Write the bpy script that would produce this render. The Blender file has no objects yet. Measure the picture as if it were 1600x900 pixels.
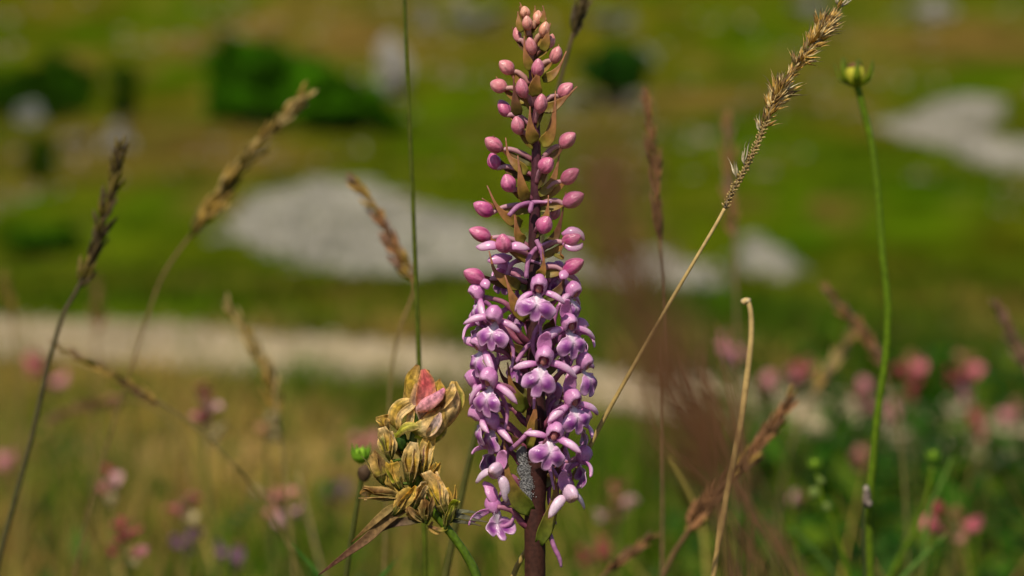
import bpy, math, random
import numpy as np
from mathutils import Vector, Matrix, noise as mnoise

random.seed(11)
RNG = np.random.default_rng(11)
SC = bpy.context.scene
COL = SC.collection

# ------------------------------------------------------------------ camera, sky, sun, exposure
CAM_H, PITCH, FOCAL, FOCUS = 0.33, math.radians(-3.5), 80.0, 0.45
cam_data = bpy.data.cameras.new('camera')
cam = bpy.data.objects.new('camera', cam_data)
COL.objects.link(cam)
cam.location = (0, 0, CAM_H)
cam.rotation_euler = (math.radians(90) + PITCH, 0, 0)
cam_data.lens = FOCAL
cam_data.sensor_width = 36
cam_data.clip_start = 0.01
cam_data.clip_end = 2000
cam_data.dof.use_dof = True
cam_data.dof.focus_distance = FOCUS
cam_data.dof.aperture_fstop = 13.8
SC.camera = cam

SUN_EL, SUN_AZ = math.radians(53), math.radians(202)     # azimuth clockwise from +Y (behind the camera, a little left)
world = bpy.data.worlds.new('World')
SC.world = world
world.use_nodes = True
wn = world.node_tree.nodes
sky = wn.new('ShaderNodeTexSky')
sky.sky_type = 'NISHITA'
sky.sun_disc = False
sky.sun_elevation = SUN_EL
sky.sun_rotation = SUN_AZ
wn['Background'].inputs['Strength'].default_value = 0.075
world.node_tree.links.new(sky.outputs[0], wn['Background'].inputs['Color'])
sun_data = bpy.data.lights.new('sun', 'SUN')
sun_data.energy = 3.9
sun_data.angle = math.radians(0.5)
sun_data.color = (1.0, 0.91, 0.74)
sun = bpy.data.objects.new('sun', sun_data)
COL.objects.link(sun)
sd = Vector((math.sin(SUN_AZ) * math.cos(SUN_EL), math.cos(SUN_AZ) * math.cos(SUN_EL), math.sin(SUN_EL)))
sun.rotation_euler = sd.to_track_quat('Z', 'Y').to_euler()
SC.view_settings.view_transform = 'Standard'
SC.view_settings.look = 'None'
SC.view_settings.gamma = 1.0
SC.view_settings.exposure = 0.36
SC.cycles.use_denoising = True
SC.cycles.max_bounces = 6
SC.cycles.transparent_max_bounces = 4

# ------------------------------------------------------------------ measuring: a sight line of the photograph, at a distance in metres
FPX = 800 / (18 / FOCAL)
CAM = Vector((0, 0, CAM_H))
FWD = Vector((0, math.cos(PITCH), math.sin(PITCH)))
UPV = Vector((0, -math.sin(PITCH), math.cos(PITCH)))
RGT = Vector((1, 0, 0))
K = FOCUS / FPX                      # metres per unit at the orchid

def sight(px, py):
    return FWD + RGT * ((px - 800) / FPX) + UPV * ((450 - py) / FPX)

def P(px, py, d=FOCUS):
    return CAM + sight(px, py) * d

HY = [-60, -2, 3, 5, 8, 14, 17.5, 20, 30, 42, 60, 80, 110, 160, 300, 600]
HZ = [-1.5, 0, 0, -0.02, -0.17, -0.44, -0.02, 0.10, 0.35, 0.75, 2.0, 4.2, 8.5, 17, 42, 90]

def ground_z(x, y):
    z = float(np.interp(y, HY, HZ))
    far = min(max((y - 4) / 30, 0), 1)
    z += far * 0.35 * (mnoise.noise((x * 0.06, y * 0.05, 3.1)))
    z += min(max((y - 4) / 8, 0), 1) * 0.03 * mnoise.noise((x * 0.5, y * 0.4, 7.7))
    z += 0.006 * mnoise.noise((x * 3, y * 3, 1.7))
    return z

def on_ground(px, py):
    s = sight(px, py)
    t, step = 0.6, 0.02
    while t < 500:
        p = CAM + s * t
        if p.z < ground_z(p.x, p.y):
            lo, hi = t - step, t
            for _ in range(18):
                m = (lo + hi) / 2
                q = CAM + s * m
                if q.z < ground_z(q.x, q.y): hi = m
                else: lo = m
            q = CAM + s * hi
            return Vector((q.x, q.y, ground_z(q.x, q.y)))
        step = 0.02 + t * 0.012
        t += step
    q = CAM + s * 300
    return Vector((q.x, q.y, ground_z(q.x, q.y)))

# ------------------------------------------------------------------ materials
def new_mat(name):
    m = bpy.data.materials.new(name)
    m.use_nodes = True
    nt = m.node_tree
    for n in list(nt.nodes): nt.nodes.remove(n)
    out = nt.nodes.new('ShaderNodeOutputMaterial')
    return m, nt, out

def vc_mat(name, rough=0.55, trans=0.0, nscale=1.0, namt=0.25, bump=0.0, bscale=None, spec=0.3, wave=None, sheen=0.0):
    """Pigment from the mesh's own colour layer, broken up by fine noise; some light passes through."""
    m, nt, out = new_mat(name)
    N, L = nt.nodes, nt.links
    at = N.new('ShaderNodeAttribute'); at.attribute_name = 'Col'
    tc = N.new('ShaderNodeTexCoord')
    nz = N.new('ShaderNodeTexNoise'); nz.inputs['Scale'].default_value = nscale; nz.inputs['Detail'].default_value = 6
    L.new(tc.outputs['Object'], nz.inputs['Vector'])
    mr = N.new('ShaderNodeMapRange')
    mr.inputs['From Min'].default_value = 0.3; mr.inputs['From Max'].default_value = 0.7
    mr.inputs['To Min'].default_value = 1 - namt; mr.inputs['To Max'].default_value = 1 + namt
    L.new(nz.outputs['Fac'], mr.inputs['Value'])
    mul = N.new('ShaderNodeVectorMath'); mul.operation = 'MULTIPLY'
    L.new(at.outputs['Color'], mul.inputs[0]); L.new(mr.outputs['Result'], mul.inputs[1])
    colour = mul.outputs[0]
    bs = N.new('ShaderNodeBsdfPrincipled')
    bs.inputs['Roughness'].default_value = rough
    bs.inputs['Specular IOR Level'].default_value = spec
    if sheen: bs.inputs['Sheen Weight'].default_value = sheen
    L.new(colour, bs.inputs['Base Color'])
    if bump:
        n2 = N.new('ShaderNodeTexNoise'); n2.inputs['Scale'].default_value = bscale or nscale * 3; n2.inputs['Detail'].default_value = 4
        L.new(tc.outputs['Object'], n2.inputs['Vector'])
        b = N.new('ShaderNodeBump'); b.inputs['Strength'].default_value = bump; b.inputs['Distance'].default_value = 1.0
        L.new(n2.outputs['Fac'], b.inputs['Height']); L.new(b.outputs['Normal'], bs.inputs['Normal'])
    if trans:
        tr = N.new('ShaderNodeBsdfTranslucent'); L.new(colour, tr.inputs['Color'])
        mx = N.new('ShaderNodeMixShader'); mx.inputs[0].default_value = trans
        L.new(bs.outputs[0], mx.inputs[1]); L.new(tr.outputs[0], mx.inputs[2])
        L.new(mx.outputs[0], out.inputs['Surface'])
    else:
        L.new(bs.outputs[0], out.inputs['Surface'])
    return m

M_PETAL = vc_mat('petal', 0.27, 0.38, 0.30, 0.10, 0.12, 0.5, 0.75)       # units there are about an eighth of a millimetre
M_BRACT = vc_mat('bract', 0.5, 0.32, 900, 0.28, 0.0, None, 0.35)
M_STEM = vc_mat('stem', 0.5, 0.05, 1200, 0.35, 0.0, None, 0.2)
M_DRY = vc_mat('dry_petal', 0.62, 0.48, 1100, 0.5, 0.0, None, 0.18)
M_STRAW = vc_mat('straw', 0.5, 0.30, 6, 0.35, 0.0, None, 0.25)
M_CULM = vc_mat('culm', 0.6, 0.08, 500, 0.25, 0.0, None, 0.12)
M_LEAF = vc_mat('leaf', 0.6, 0.30, 300, 0.25, 0.0, None, 0.12)
M_BLADE = vc_mat('grass_blade', 0.75, 0.35, 3, 0.3, 0.0, None, 0.05)
M_CROWN = vc_mat('crown_leaf', 0.8, 0.30, 1.5, 0.35, 0.0, None, 0.05)
M_BARK = vc_mat('bark', 0.85, 0.0, 12, 0.4, 0.4, 30, 0.2)
M_STONE = vc_mat('limestone', 0.9, 0.0, 5, 0.25, 0.5, 14, 0.2)
M_SOIL = vc_mat('pasture', 1.0, 0.0, 1.3, 0.38, 0.6, 30, 0.0)
M_PATH = vc_mat('gravel_path', 0.95, 0.0, 14, 0.3, 0.5, 60, 0.0)
M_FROTH = vc_mat('froth', 0.35, 0.25, 3000, 0.2, 0.0, None, 0.5)

# ------------------------------------------------------------------ mesh helpers
class MB:
    def __init__(self): self.v, self.f, self.c, self.n = [], [], [], 0
    def add(self, geo):
        v, f, c = geo
        v = np.asarray(v, float); c = np.asarray(c, float)
        if c.ndim == 1: c = np.tile(c, (len(v), 1))
        self.v.append(v); self.c.append(c)
        o = self.n
        self.f += [tuple(i + o for i in q) for q in f]
        self.n += len(v)
        return self
    def mesh(self, name, mat, smooth=True, origin=None):
        v = np.concatenate(self.v); c = np.concatenate(self.c)
        if origin is not None: v = v - np.array(origin)
        return raw_mesh(name, v, self.f, c, mat, smooth)
    def build(self, name, mat, parent=None, smooth=True):
        base = parent.matrix_world.translation if False else (parent['_base'] if parent and '_base' in parent else None)
        me = self.mesh(name, mat, smooth, base)
        return link(name, me, parent)

def raw_mesh(name, v, f, c, mat, smooth=True):
    me = bpy.data.meshes.new(name)
    me.from_pydata([tuple(p) for p in v], [], f)
    a = me.color_attributes.new('Col', 'FLOAT_COLOR', 'POINT')
    rgba = np.ones((len(v), 4), np.float32); rgba[:, :3] = c
    a.data.foreach_set('color', rgba.ravel())
    me.materials.append(mat)
    if smooth: me.polygons.foreach_set('use_smooth', np.ones(len(me.polygons), bool))
    me.update()
    return me

def quads_mesh(name, v, nq, quads, c, mat, smooth=True):
    """fast route for many blades/leaves: v (N,3), quads (Q,4)."""
    me = bpy.data.meshes.new(name)
    me.vertices.add(len(v)); me.vertices.foreach_set('co', np.asarray(v, np.float32).ravel())
    me.loops.add(quads.size); me.loops.foreach_set('vertex_index', quads.astype(np.int32).ravel())
    me.polygons.add(len(quads))
    me.polygons.foreach_set('loop_start', np.arange(0, quads.size, 4, dtype=np.int32))
    me.update(calc_edges=True)
    a = me.color_attributes.new('Col', 'FLOAT_COLOR', 'POINT')
    rgba = np.ones((len(v), 4), np.float32); rgba[:, :3] = c
    a.data.foreach_set('color', rgba.ravel())
    me.materials.append(mat)
    if smooth: me.polygons.foreach_set('use_smooth', np.ones(len(me.polygons), bool))
    return me

def link(name, me, parent=None):
    o = bpy.data.objects.new(name, me)
    COL.objects.link(o)
    if parent is not None: o.parent = parent
    return o

def thing(name, label, cat, base, group=None):
    o = bpy.data.objects.new(name, None)
    COL.objects.link(o)
    o.empty_display_size = 0.02
    o['kind'] = 'thing'
    o.location = base
    o['_base'] = [float(t) for t in base]
    tag(o, label, cat, group)
    return o

def tag(o, label, cat, group=None, kind=None):
    o['label'] = label; o['category'] = cat
    if group: o['group'] = group
    if kind: o['kind'] = kind
    return o

def setting(name, me, kind='structure'):
    o = link(name, me); o['kind'] = kind
    return o

def put(name, me, parent, M):
    """a part that shares mesh data, placed by a matrix"""
    o = link(name, me, parent)
    r = parent
    off = Vector(parent['_base']) if '_base' in parent else Vector((0, 0, 0))
    o.matrix_basis = Matrix.Translation(-off) @ M
    return o

def lerp(a, b, t): return tuple(a[i] + (b[i] - a[i]) * t for i in range(3))

def smooth_path(pts, sub=6):
    pts = [Vector(p) for p in pts]
    if len(pts) < 3: 
        return [pts[0].lerp(pts[-1], i / sub) for i in range(sub + 1)]
    pts = [p for i, p in enumerate(pts) if i == 0 or (p - pts[i - 1]).length > 1e-9]
    n = len(pts)
    d = [math.sqrt(max((pts[i + 1] - pts[i]).length, 1e-9)) ** 1.0 for i in range(n - 1)]
    tang = []
    for i in range(n):
        if i == 0: tang.append((pts[1] - pts[0]) / d[0])
        elif i == n - 1: tang.append((pts[-1] - pts[-2]) / d[-1])
        else: tang.append((pts[i] - pts[i - 1]) / d[i - 1] - (pts[i + 1] - pts[i - 1]) / (d[i - 1] + d[i]) + (pts[i + 1] - pts[i]) / d[i])
    out = []
    for i in range(n - 1):
        m0, m1 = tang[i] * d[i], tang[i + 1] * d[i]
        for k in range(sub):
            t = k / sub; t2 = t * t; t3 = t2 * t
            out.append(pts[i] * (2 * t3 - 3 * t2 + 1) + m0 * (t3 - 2 * t2 + t) + pts[i + 1] * (3 * t2 - 2 * t3) + m1 * (t3 - t2))
    out.append(pts[-1])
    return out

def resamp(vals, n):
    return np.interp(np.linspace(0, 1, n), np.linspace(0, 1, len(vals)), vals)

def rescol(cols, n):
    cols = np.array(cols, float)
    if cols.ndim == 1: return np.tile(cols, (n, 1))
    return np.stack([resamp(cols[:, i], n) for i in range(3)], 1)

def frames(path, hint=None):
    T = []
    n = len(path)
    for i in range(n):
        a = path[max(i - 1, 0)]; b = path[min(i + 1, n - 1)]
        t = (b - a)
        T.append(t.normalized() if t.length > 1e-12 else Vector((0, 0, 1)))
    h = Vector(hint) if hint is not None else (Vector((0, 1, 0)) if abs(T[0].y) < 0.9 else Vector((1, 0, 0)))
    N = []
    for t in T:
        h = h - t * h.dot(t)
        if h.length < 1e-6: h = t.orthogonal()
        h = h.normalized()
        N.append(h)
    return T, N

def tube(pts, radii, cols, n=8, sub=5, ridge=0.0, sm=True):
    """tapered round stem"""
    path = smooth_path(pts, sub) if sm else [Vector(p) for p in pts]
    m = len(path)
    r = resamp(radii, m); cc = rescol(cols, m)
    T, N = frames(path)
    v, c, f = [], [], []
    for i, p in enumerate(path):
        b = T[i].cross(N[i])
        ri = r[i] * (1 + 0.10 * mnoise.noise((i * 0.6, p.x * 900, p.z * 700)))
        for k in range(n):
            a = 2 * math.pi * k / n
            rr = ri * (1 + (ridge if k % 2 else -ridge))
            v.append(p + (N[i] * math.cos(a) + b * math.sin(a)) * rr); c.append(cc[i])
    for i in range(m - 1):
        for k in range(n):
            a, b2 = i * n + k, i * n + (k + 1) % n
            f.append((a, b2, b2 + n, a + n))
    f.append(tuple(range(n))[::-1]); f.append(tuple((m - 1) * n + k for k in range(n)))
    return v, f, c

def blade(pts, widths, thick, cols, hint=(0, -1, 0), cup=0.0, n=10, sub=4, wav=0.0, twist=0.0, edge=None, rib=0.0, streak=0.0):
    """leaf / petal / glume: a lens-shaped section (own thickness) swept along a path; hint = the way its face looks"""
    path = smooth_path(pts, sub)
    m = len(path)
    w = resamp(widths, m); cc = rescol(cols, m)
    T, N = frames(path, hint)
    v, c, f = [], [], []
    ph = random.random() * 6
    for i, p in enumerate(path):
        b = T[i].cross(N[i])
        nn = N[i]
        if twist:
            a = twist * i / (m - 1)
            b, nn = b * math.cos(a) + nn * math.sin(a), nn * math.cos(a) - b * math.sin(a)
        for k in range(n):
            a = 2 * math.pi * k / n
            x = math.cos(a); z = math.sin(a)
            off = b * (x * w[i]) + nn * (z * min(thick, w[i] * 0.7) + cup * w[i] * (x * x - 0.3) + wav * w[i] * abs(x) * math.sin(i * 9.0 / m + ph + x) + rib * w[i] * math.sin(x * 9 + ph) * (1 - abs(x) ** 3))
            v.append(p + off)
            col = cc[i]
            if streak: col = np.array(col) * (1 + streak * math.sin(x * 9 + ph + 1.2))
            if edge is not None: col = np.array(col) + (np.array(edge) - col) * (abs(x) ** 4)
            c.append(col)
    for i in range(m - 1):
        for k in range(n):
            a, b2 = i * n + k, i * n + (k + 1) % n
            f.append((a, b2, b2 + n, a + n))
    f.append(tuple(range(n))[::-1]); f.append(tuple((m - 1) * n + k for k in range(n)))
    return v, f, c

def blob(center, radii, col, nu=10, nv=7, noise=0.0, rot=None, seed=0):
    v, f, c = [], [], []
    C = Vector(center)
    for j in range(nv + 1):
        ph = math.pi * j / nv
        for i in range(nu):
            th = 2 * math.pi * i / nu
            d = Vector((math.sin(ph) * math.cos(th), math.sin(ph) * math.sin(th), math.cos(ph)))
            s = 1 + noise * mnoise.noise(d * 1.7 + Vector((seed, seed * 0.7, 0)))
            q = Vector((d.x * radii[0] * s, d.y * radii[1] * s, d.z * radii[2] * s))
            if rot is not None: q = rot @ q
            v.append(C + q); c.append(col)
    for j in range(nv):
        for i in range(nu):
            a, b = j * nu + i, j * nu + (i + 1) % nu
            f.append((a, a + nu, b + nu, b))
    return v, f, c

# ------------------------------------------------------------------ the land
G1, G2, GD = (0.070, 0.128, 0.002), (0.110, 0.132, 0.003), (0.022, 0.075, 0.001)
OL, BR, PK = (0.122, 0.104, 0.006), (0.190, 0.118, 0.026), (0.24, 0.19, 0.11)
patches = []   # plant cover of the land: (centre on the ground, half sizes along x and y, colour, weight)
def cover(px, py, rx, ry, col, w=0.8):
    c = on_ground(px, py)
    e = on_ground(px, py - ry); e2 = on_ground(px, py + ry)
    patches.append((c.x, (e.y + e2.y) / 2, rx / FPX * c.y, max(abs(e.y - e2.y) / 2, 0.05), col, w))
for a in [
    (60, 25, 130, 30, OL), (230, 25, 120, 40, G1), (330, 70, 90, 25, BR), (480, 25, 130, 40, BR, 0.6), (640, 60, 130, 50, BR, 0.5), (560, 60, 60, 30, BR, .6),
    (90, 100, 90, 30, G2), (270, 160, 60, 40, OL), (150, 215, 170, 40, BR, 0.7), (280, 240, 110, 40, BR, 0.7), (470, 240, 130, 30, OL), (690, 190, 120, 45, G1),
    (700, 110, 70, 40, G2), (760, 260, 90, 30, G2), (60, 300, 120, 40, G2, 0.7), (70, 375, 70, 32, GD), (250, 330, 90, 40, G1), (400, 262, 80, 18, BR, 0.7),
    (880, 60, 120, 70, OL, 0.7), (1030, 60, 100, 50, OL), (1150, 70, 170, 45, G1), (1100, 155, 210, 22, BR), (1290, 110, 120, 18, BR), (1440, 70, 160, 26, BR), (1580, 60, 90, 40, BR),
    (930, 200, 110, 18, BR, 0.7), (1000, 240, 120, 40, G2), (1230, 250, 180, 50, G1), (1480, 130, 80, 14, G1), (1560, 120, 60, 25, G1), (1460, 205, 70, 18, BR, .5),
    (1350, 200, 70, 25, OL), (1500, 300, 120, 25, GD, 0.6), (1300, 330, 140, 50, G1), (1440, 350, 130, 40, G1, .6), (1560, 370, 60, 30, OL), (1430, 430, 70, 18, OL),
    (1130, 480, 150, 30, GD, 0.6), (1000, 500, 120, 28, OL, .6), (1330, 500, 200, 30, G1), (1560, 470, 90, 40, GD, 0.4),
    (100, 470, 120, 22, GD, 0.6), (280, 490, 130, 20, G1), (240, 432, 80, 14, OL), (390, 420, 110, 20, GD), (540, 468, 110, 18, OL), (600, 445, 180, 14, GD), (700, 520, 140, 22, GD, 0.6), (820, 470, 150, 28, G1, .6)]:
    cover(*a)
PATCH = np.array([(p[0], p[1], p[2], p[3], *p[4], p[5]) for p in patches])

def cover_colour(x, y):
    n = mnoise.noise((x * 0.35, y * 0.16, 0.3)) + 0.5 * mnoise.noise((x * 1.1, y * 0.5, 5.3))
    base = np.array(lerp(G1, OL, min(max(0.40 + n * 0.55, 0), 1)))
    if y < 4.5:
        n2 = mnoise.noise((x * 4.0, y * 1.6, 2.2))
        t = min(max(0.28 - x / y * 2.4 + n2 * 0.9, 0), 1)
        base = np.array(lerp((0.02, 0.055, 0.002), (0.24, 0.165, 0.04), t))
        if x < -0.1 and 2.1 < y < 2.55: base = base * 0.3 + np.array((0.46, 0.31, 0.13)) * 0.7
        return base
    d = ((x - PATCH[:, 0]) / PATCH[:, 2]) ** 2 + ((y - PATCH[:, 1]) / PATCH[:, 3]) ** 2
    w = np.exp(-0.8 * d ** 1.5) * PATCH[:, 7]
    s = w.sum()
    if s > 1e-4:
        col = (PATCH[:, 4:7] * w[:, None]).sum(0) / s
        t = min(s, 0.92)
        base = base * (1 - t) + col * t
    if y < 24:
        a = mnoise.noise((x * 2.3, y * 0.8, 9.1)) + 0.6 * mnoise.noise((x * 6, y * 1.8, 2.9))
        b = mnoise.noise((x * 1.5, y * 0.5, 14.1)) + 0.6 * mnoise.noise((x * 5, y * 1.6, 22.9))
    else:
        a = mnoise.noise((x * 0.9, y * 0.22, 9.1)) + 0.5 * mnoise.noise((x * 0.35, y * 0.09, 2.9))
        b = mnoise.noise((x * 0.5, y * 0.16, 14.1)) + 0.6 * mnoise.noise((x * 1.3, y * 0.33, 22.9))
    if b > 0.18: base = base + (np.array(BR) * 1.15 - base) * min((b - 0.18) * 1.6, 0.75)
    elif b < -0.22: base = base + (np.array(GD) * 1.15 - base) * min((-0.22 - b) * 1.6, 0.7)
    return base * (1 + 0.42 * a)

rows = np.concatenate([np.linspace(-60, -3, 8), np.linspace(-2, 5, 57), 5 + (np.linspace(0, 1, 190)[1:] ** 2.2) * 595])
NU = 121
u = np.linspace(-1, 1, NU)
ux = 0.30 * u + 0.70 * np.sign(u) * np.abs(u) ** 4
gv, gc, gq = [], [], []
for y in rows:
    half = 40 + 0.9 * max(y, 0)
    fx = 0.30 * max(abs(y), 2.0) / (0.2 * half) if y < 400 else 1
    for i in range(NU):
        x = float(u[i]) * 0.32 * max(y, 2.5) + float(np.sign(u[i]) * abs(u[i]) ** 7) * half
        gv.append((x, y, ground_z(x, y)))
        gc.append(cover_colour(x, y))
NR = len(rows)
idx = np.arange(NR * NU).reshape(NR, NU)
quads = np.stack([idx[:-1, :-1], idx[:-1, 1:], idx[1:, 1:], idx[1:, :-1]], -1).reshape(-1, 4)
ground = setting('ground', quads_mesh('ground', np.array(gv), None, quads, np.array(gc), M_SOIL))

# the gravel path crossing behind the meadow
up_e = [(-300, 482), (0, 500), (300, 515), (600, 540), (750, 560), (950, 588), (1200, 612), (1600, 655), (1900, 690)]
lo_e = [(-300, 550), (0, 565), (300, 582), (600, 600), (800, 622), (1000, 650), (1300, 690), (1600, 735), (1900, 780)]
def edge_line(e, n=60):
    pts = [on_ground(*q) for q in e]
    a = pts[0] + (pts[0] - pts[1]) * 6; b = pts[-1] + (pts[-1] - pts[-2]) * 1.2
    return smooth_path([a] + pts + [b], 8)
A, B = edge_line(up_e), edge_line(lo_e)
pv, pc, nn = [], [], 9
for i in range(len(A)):
    for k in range(nn):
        t = k / (nn - 1)
        q = A[i].lerp(B[i], t)
        w = 0.10 * mnoise.noise((q.x * 5, q.y * 5, 0.0)) if k in (0, nn - 1) else 0
        q = q + (B[i] - A[i]) * w
        pv.append((q.x, q.y, ground_z(q.x, q.y) + 0.010 * math.sin(math.pi * t) + 0.004))
        j = 0.85 + 0.3 * random.random()
        pc.append(np.array((0.42, 0.33, 0.20)) * j * (1 + 0.35 * mnoise.noise((q.x * 2.5, q.y * 2.5, 3.3))))
idx = np.arange(len(A) * nn).reshape(len(A), nn)
quads = np.stack([idx[:-1, :-1], idx[:-1, 1:], idx[1:, 1:], idx[1:, :-1]], -1).reshape(-1, 4)
setting('gravel_path', quads_mesh('gravel_path', np.array(pv), None, quads, np.array(pc), M_PATH))

# stones: little irregular solids scattered in an outline
OCT_V = np.array([(1, 0, 0), (-1, 0, 0), (0, 1, 0), (0, -1, 0), (0, 0, 1), (0, 0, -1)], float)
OCT_F = np.array([(0, 2, 4), (2, 1, 4), (1, 3, 4), (3, 0, 4), (2, 0, 5), (1, 2, 5), (3, 1, 5), (0, 3, 5)])
def stones_mesh(name, pos, size, col):
    n = len(pos)
    jit = 0.65 + 0.7 * RNG.random((n, 6, 1))
    v = OCT_V[None] * jit
    a = RNG.random(n) * 6.28
    ca, sa = np.cos(a), np.sin(a)
    x = v[:, :, 0] * ca[:, None] - v[:, :, 1] * sa[:, None]
    y = v[:, :, 0] * sa[:, None] + v[:, :, 1] * ca[:, None]
    v = np.stack([x, y, v[:, :, 2] * 0.65], -1) * size[:, None, None] + pos[:, None, :]
    f = (OCT_F[None] + (np.arange(n) * 6)[:, None, None]).reshape(-1, 3)
    me = bpy.data.meshes.new(name)
    me.vertices.add(n * 6); me.vertices.foreach_set('co', v.astype(np.float32).ravel())
    me.loops.add(f.size); me.loops.foreach_set('vertex_index', f.astype(np.int32).ravel())
    me.polygons.add(len(f)); me.polygons.foreach_set('loop_start', np.arange(0, f.size, 3, dtype=np.int32))
    me.update(calc_edges=True)
    at = me.color_attributes.new('Col', 'FLOAT_COLOR', 'POINT')
    rgba = np.ones((n * 6, 4), np.float32); rgba[:, :3] = np.repeat(col, 6, 0)
    at.data.foreach_set('color', rgba.ravel())
    me.materials.append(M_STONE)
    return me

def inside(poly, x, y):
    c = False
    n = len(poly)
    for i in range(n):
        x1, y1 = poly[i]; x2, y2 = poly[i - 1]
        if (y1 > y) != (y2 > y) and x < (x2 - x1) * (y - y1) / (y2 - y1) + x1: c = not c
    return c

def scree(outline, n, label, size=(0.012, 0.05), tint=(0.30, 0.28, 0.225)):
    poly = [(q.x, q.y) for q in (on_ground(*p) for p in outline)]
    xs = [p[0] for p in poly]; ys = [p[1] for p in poly]
    pos, sz, cl = [], [], []
    tries = 0
    ew = (max(xs) - min(xs)) * 0.07
    while len(pos) < n and tries < n * 12:
        tries += 1
        x, y = random.uniform(min(xs), max(xs)), random.uniform(min(ys), max(ys))
        wx = x + 0.22 * mnoise.noise((x * 3, y * 1.3, 4)); wy = y + 0.7 * mnoise.noise((x * 2, y, 8))
        if not inside(poly, wx, wy): continue
        s = size[0] + (size[1] - size[0]) * random.random() ** 3
        edge = sum(inside(poly, x + dx * ew, y + dy * ew * 2.5) for dx, dy in ((1, 0), (-1, 0), (0, 1), (0, -1))) / 4
        if random.random() > 0.12 + 0.88 * edge ** 2: continue
        pos.append((x, y, ground_z(x, y) + s * 0.25)); sz.append(s)
        g = 0.72 + 0.45 * random.random() + 0.40 * mnoise.noise((x * 2.2, y * 0.9, 1)) + 0.25 * mnoise.noise((x * 6, y * 2.5, 5))
        cl.append(np.array(tint) * g)
    o = link('scree_patch', stones_mesh('scree_patch', np.array(pos), np.array(sz), np.array(cl)))
    tag(o, label, 'scree', 'grey scree patches on the pasture', 'stuff')

scree([(335, 365), (385, 312), (450, 296), (495, 279), (560, 286), (640, 312), (720, 336), (800, 368), (880, 398), (935, 408), (935, 442), (860, 436), (760, 430), (640, 434), (560, 430), (470, 417), (395, 394)],
      9000, 'largest grey scree patch, mid field left of the orchid', (0.02, 0.055))
scree([(955, 408), (1000, 390), (1050, 402), (1092, 424), (1118, 454), (1060, 464), (990, 450)], 1900, 'grey scree patch just right of the orchid behind the blurred brown grass', (0.02, 0.055))
scree([(1152, 368), (1188, 364), (1222, 388), (1246, 422), (1226, 444), (1188, 440), (1160, 410)], 1700, 'grey scree patch between the dry grass head and the tall green bud stem', (0.02, 0.055))
scree([(1365, 200), (1440, 172), (1510, 150), (1562, 158), (1570, 185), (1530, 196), (1545, 222), (1640, 218), (1640, 272), (1550, 268), (1490, 236), (1430, 222)], 6000, 'pale scree patch at the right edge on the upper slope', (0.03, 0.09), (0.30, 0.275, 0.22))

# loose pebbles on the path
pos, sz, cl = [], [], []
for _ in range(2600):
    i = random.randrange(8, len(A) - 8); t = random.random() * 0.96 + 0.02
    q = A[i].lerp(B[i], t) + Vector((random.uniform(-.1, .1), random.uniform(-.03, .03), 0))
    s = random.uniform(0.003, 0.010)
    pos.append((q.x, q.y, ground_z(q.x, q.y) + 0.006 + s * 0.3)); sz.append(s); cl.append(np.array((0.48, 0.39, 0.27)) * random.uniform(0.6, 1.25))
o = link('path_pebbles', stones_mesh('path_pebbles', np.array(pos), np.array(sz), np.array(cl)))
tag(o, 'loose pale pebbles lying on the gravel path', 'pebbles', None, 'stuff')

pos, sz, cl = [], [], []
while len(pos) < 420:
    px, py = random.uniform(-150, 1750), random.uniform(-10, 340)
    g = on_ground(px, py)
    if mnoise.noise((g.x * 0.3, g.y * 0.1, 6.6)) < 0.02: continue
    for _ in range(random.randint(1, 5)):
        x, y = g.x + random.gauss(0, 0.006 * g.y), g.y + random.gauss(0, 0.02 * g.y)
        sze = random.uniform(0.0010, 0.0030) * g.y
        pos.append((x, y, ground_z(x, y) + sze * 0.2)); sz.append(sze)
        cl.append(np.array(random.choice([(0.30, 0.26, 0.18), (0.26, 0.23, 0.15), (0.34, 0.24, 0.18)])) * random.uniform(0.7, 1.2))
o = link('field_stones', stones_mesh('field_stones', np.array(pos), np.array(sz), np.array(cl)))
tag(o, 'small stones strewn over the far pasture slope', 'stones', None, 'stuff')

def rock(px, py, w, h, label, tint=(0.50, 0.46, 0.40)):
    b = on_ground(px, py + h * 0.5)
    s = b.y / FPX
    v, f, c = blob((0, 0, h * s * 0.30), (w * s * 0.48, w * s * 0.4, h * s * 0.55), tint, 20, 14, 1.3, None, px * 0.13)
    c = [np.array(tint) * (0.45 + 0.25 * random.random()) for _ in v]
    me = raw_mesh('rock', v, f, c, M_STONE, False)
    o = link('rock', me); o.location = b
    tag(o, label, 'rock', 'pale rocks on the far slope')
rock(612, 110, 46, 80, 'tall pale boulder beside the right end of the widest shrub')
rock(48, 178, 34, 32, 'small grey rock at the foot of the wide left-edge bush', (0.36, 0.36, 0.33))
rock(183, 218, 40, 32, 'pale rock below the narrow dark bush at left')
rock(118, 216, 36, 18, 'low flat grey stone between the left bushes', (0.34, 0.30, 0.24))
rock(740, 30, 60, 30, 'faint grey rock high on the slope left of the orchid tip', (0.32, 0.30, 0.22))
rock(672, 28, 30, 30, 'small faint rock beside the thin green stem at the top', (0.30, 0.28, 0.22))
rock(1462, 16, 54, 30, 'pale rock at the top edge above the green bud')
rock(1264, 10, 46, 24, 'pale rock at the top edge behind the dry grass head', (0.36, 0.35, 0.30))
rock(1006, 88, 30, 26, 'grey rock right beside the round tree', (0.34, 0.34, 0.26))
rock(965, 30, 54, 26, 'faint grey rock upslope above the round tree', (0.24, 0.26, 0.18))
rock(906, 156, 60, 26, 'pale stone left of the round tree trunk', (0.34, 0.32, 0.20))
rock(984, 152, 50, 24, 'pale stone right of the round tree trunk', (0.36, 0.33, 0.24))

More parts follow.
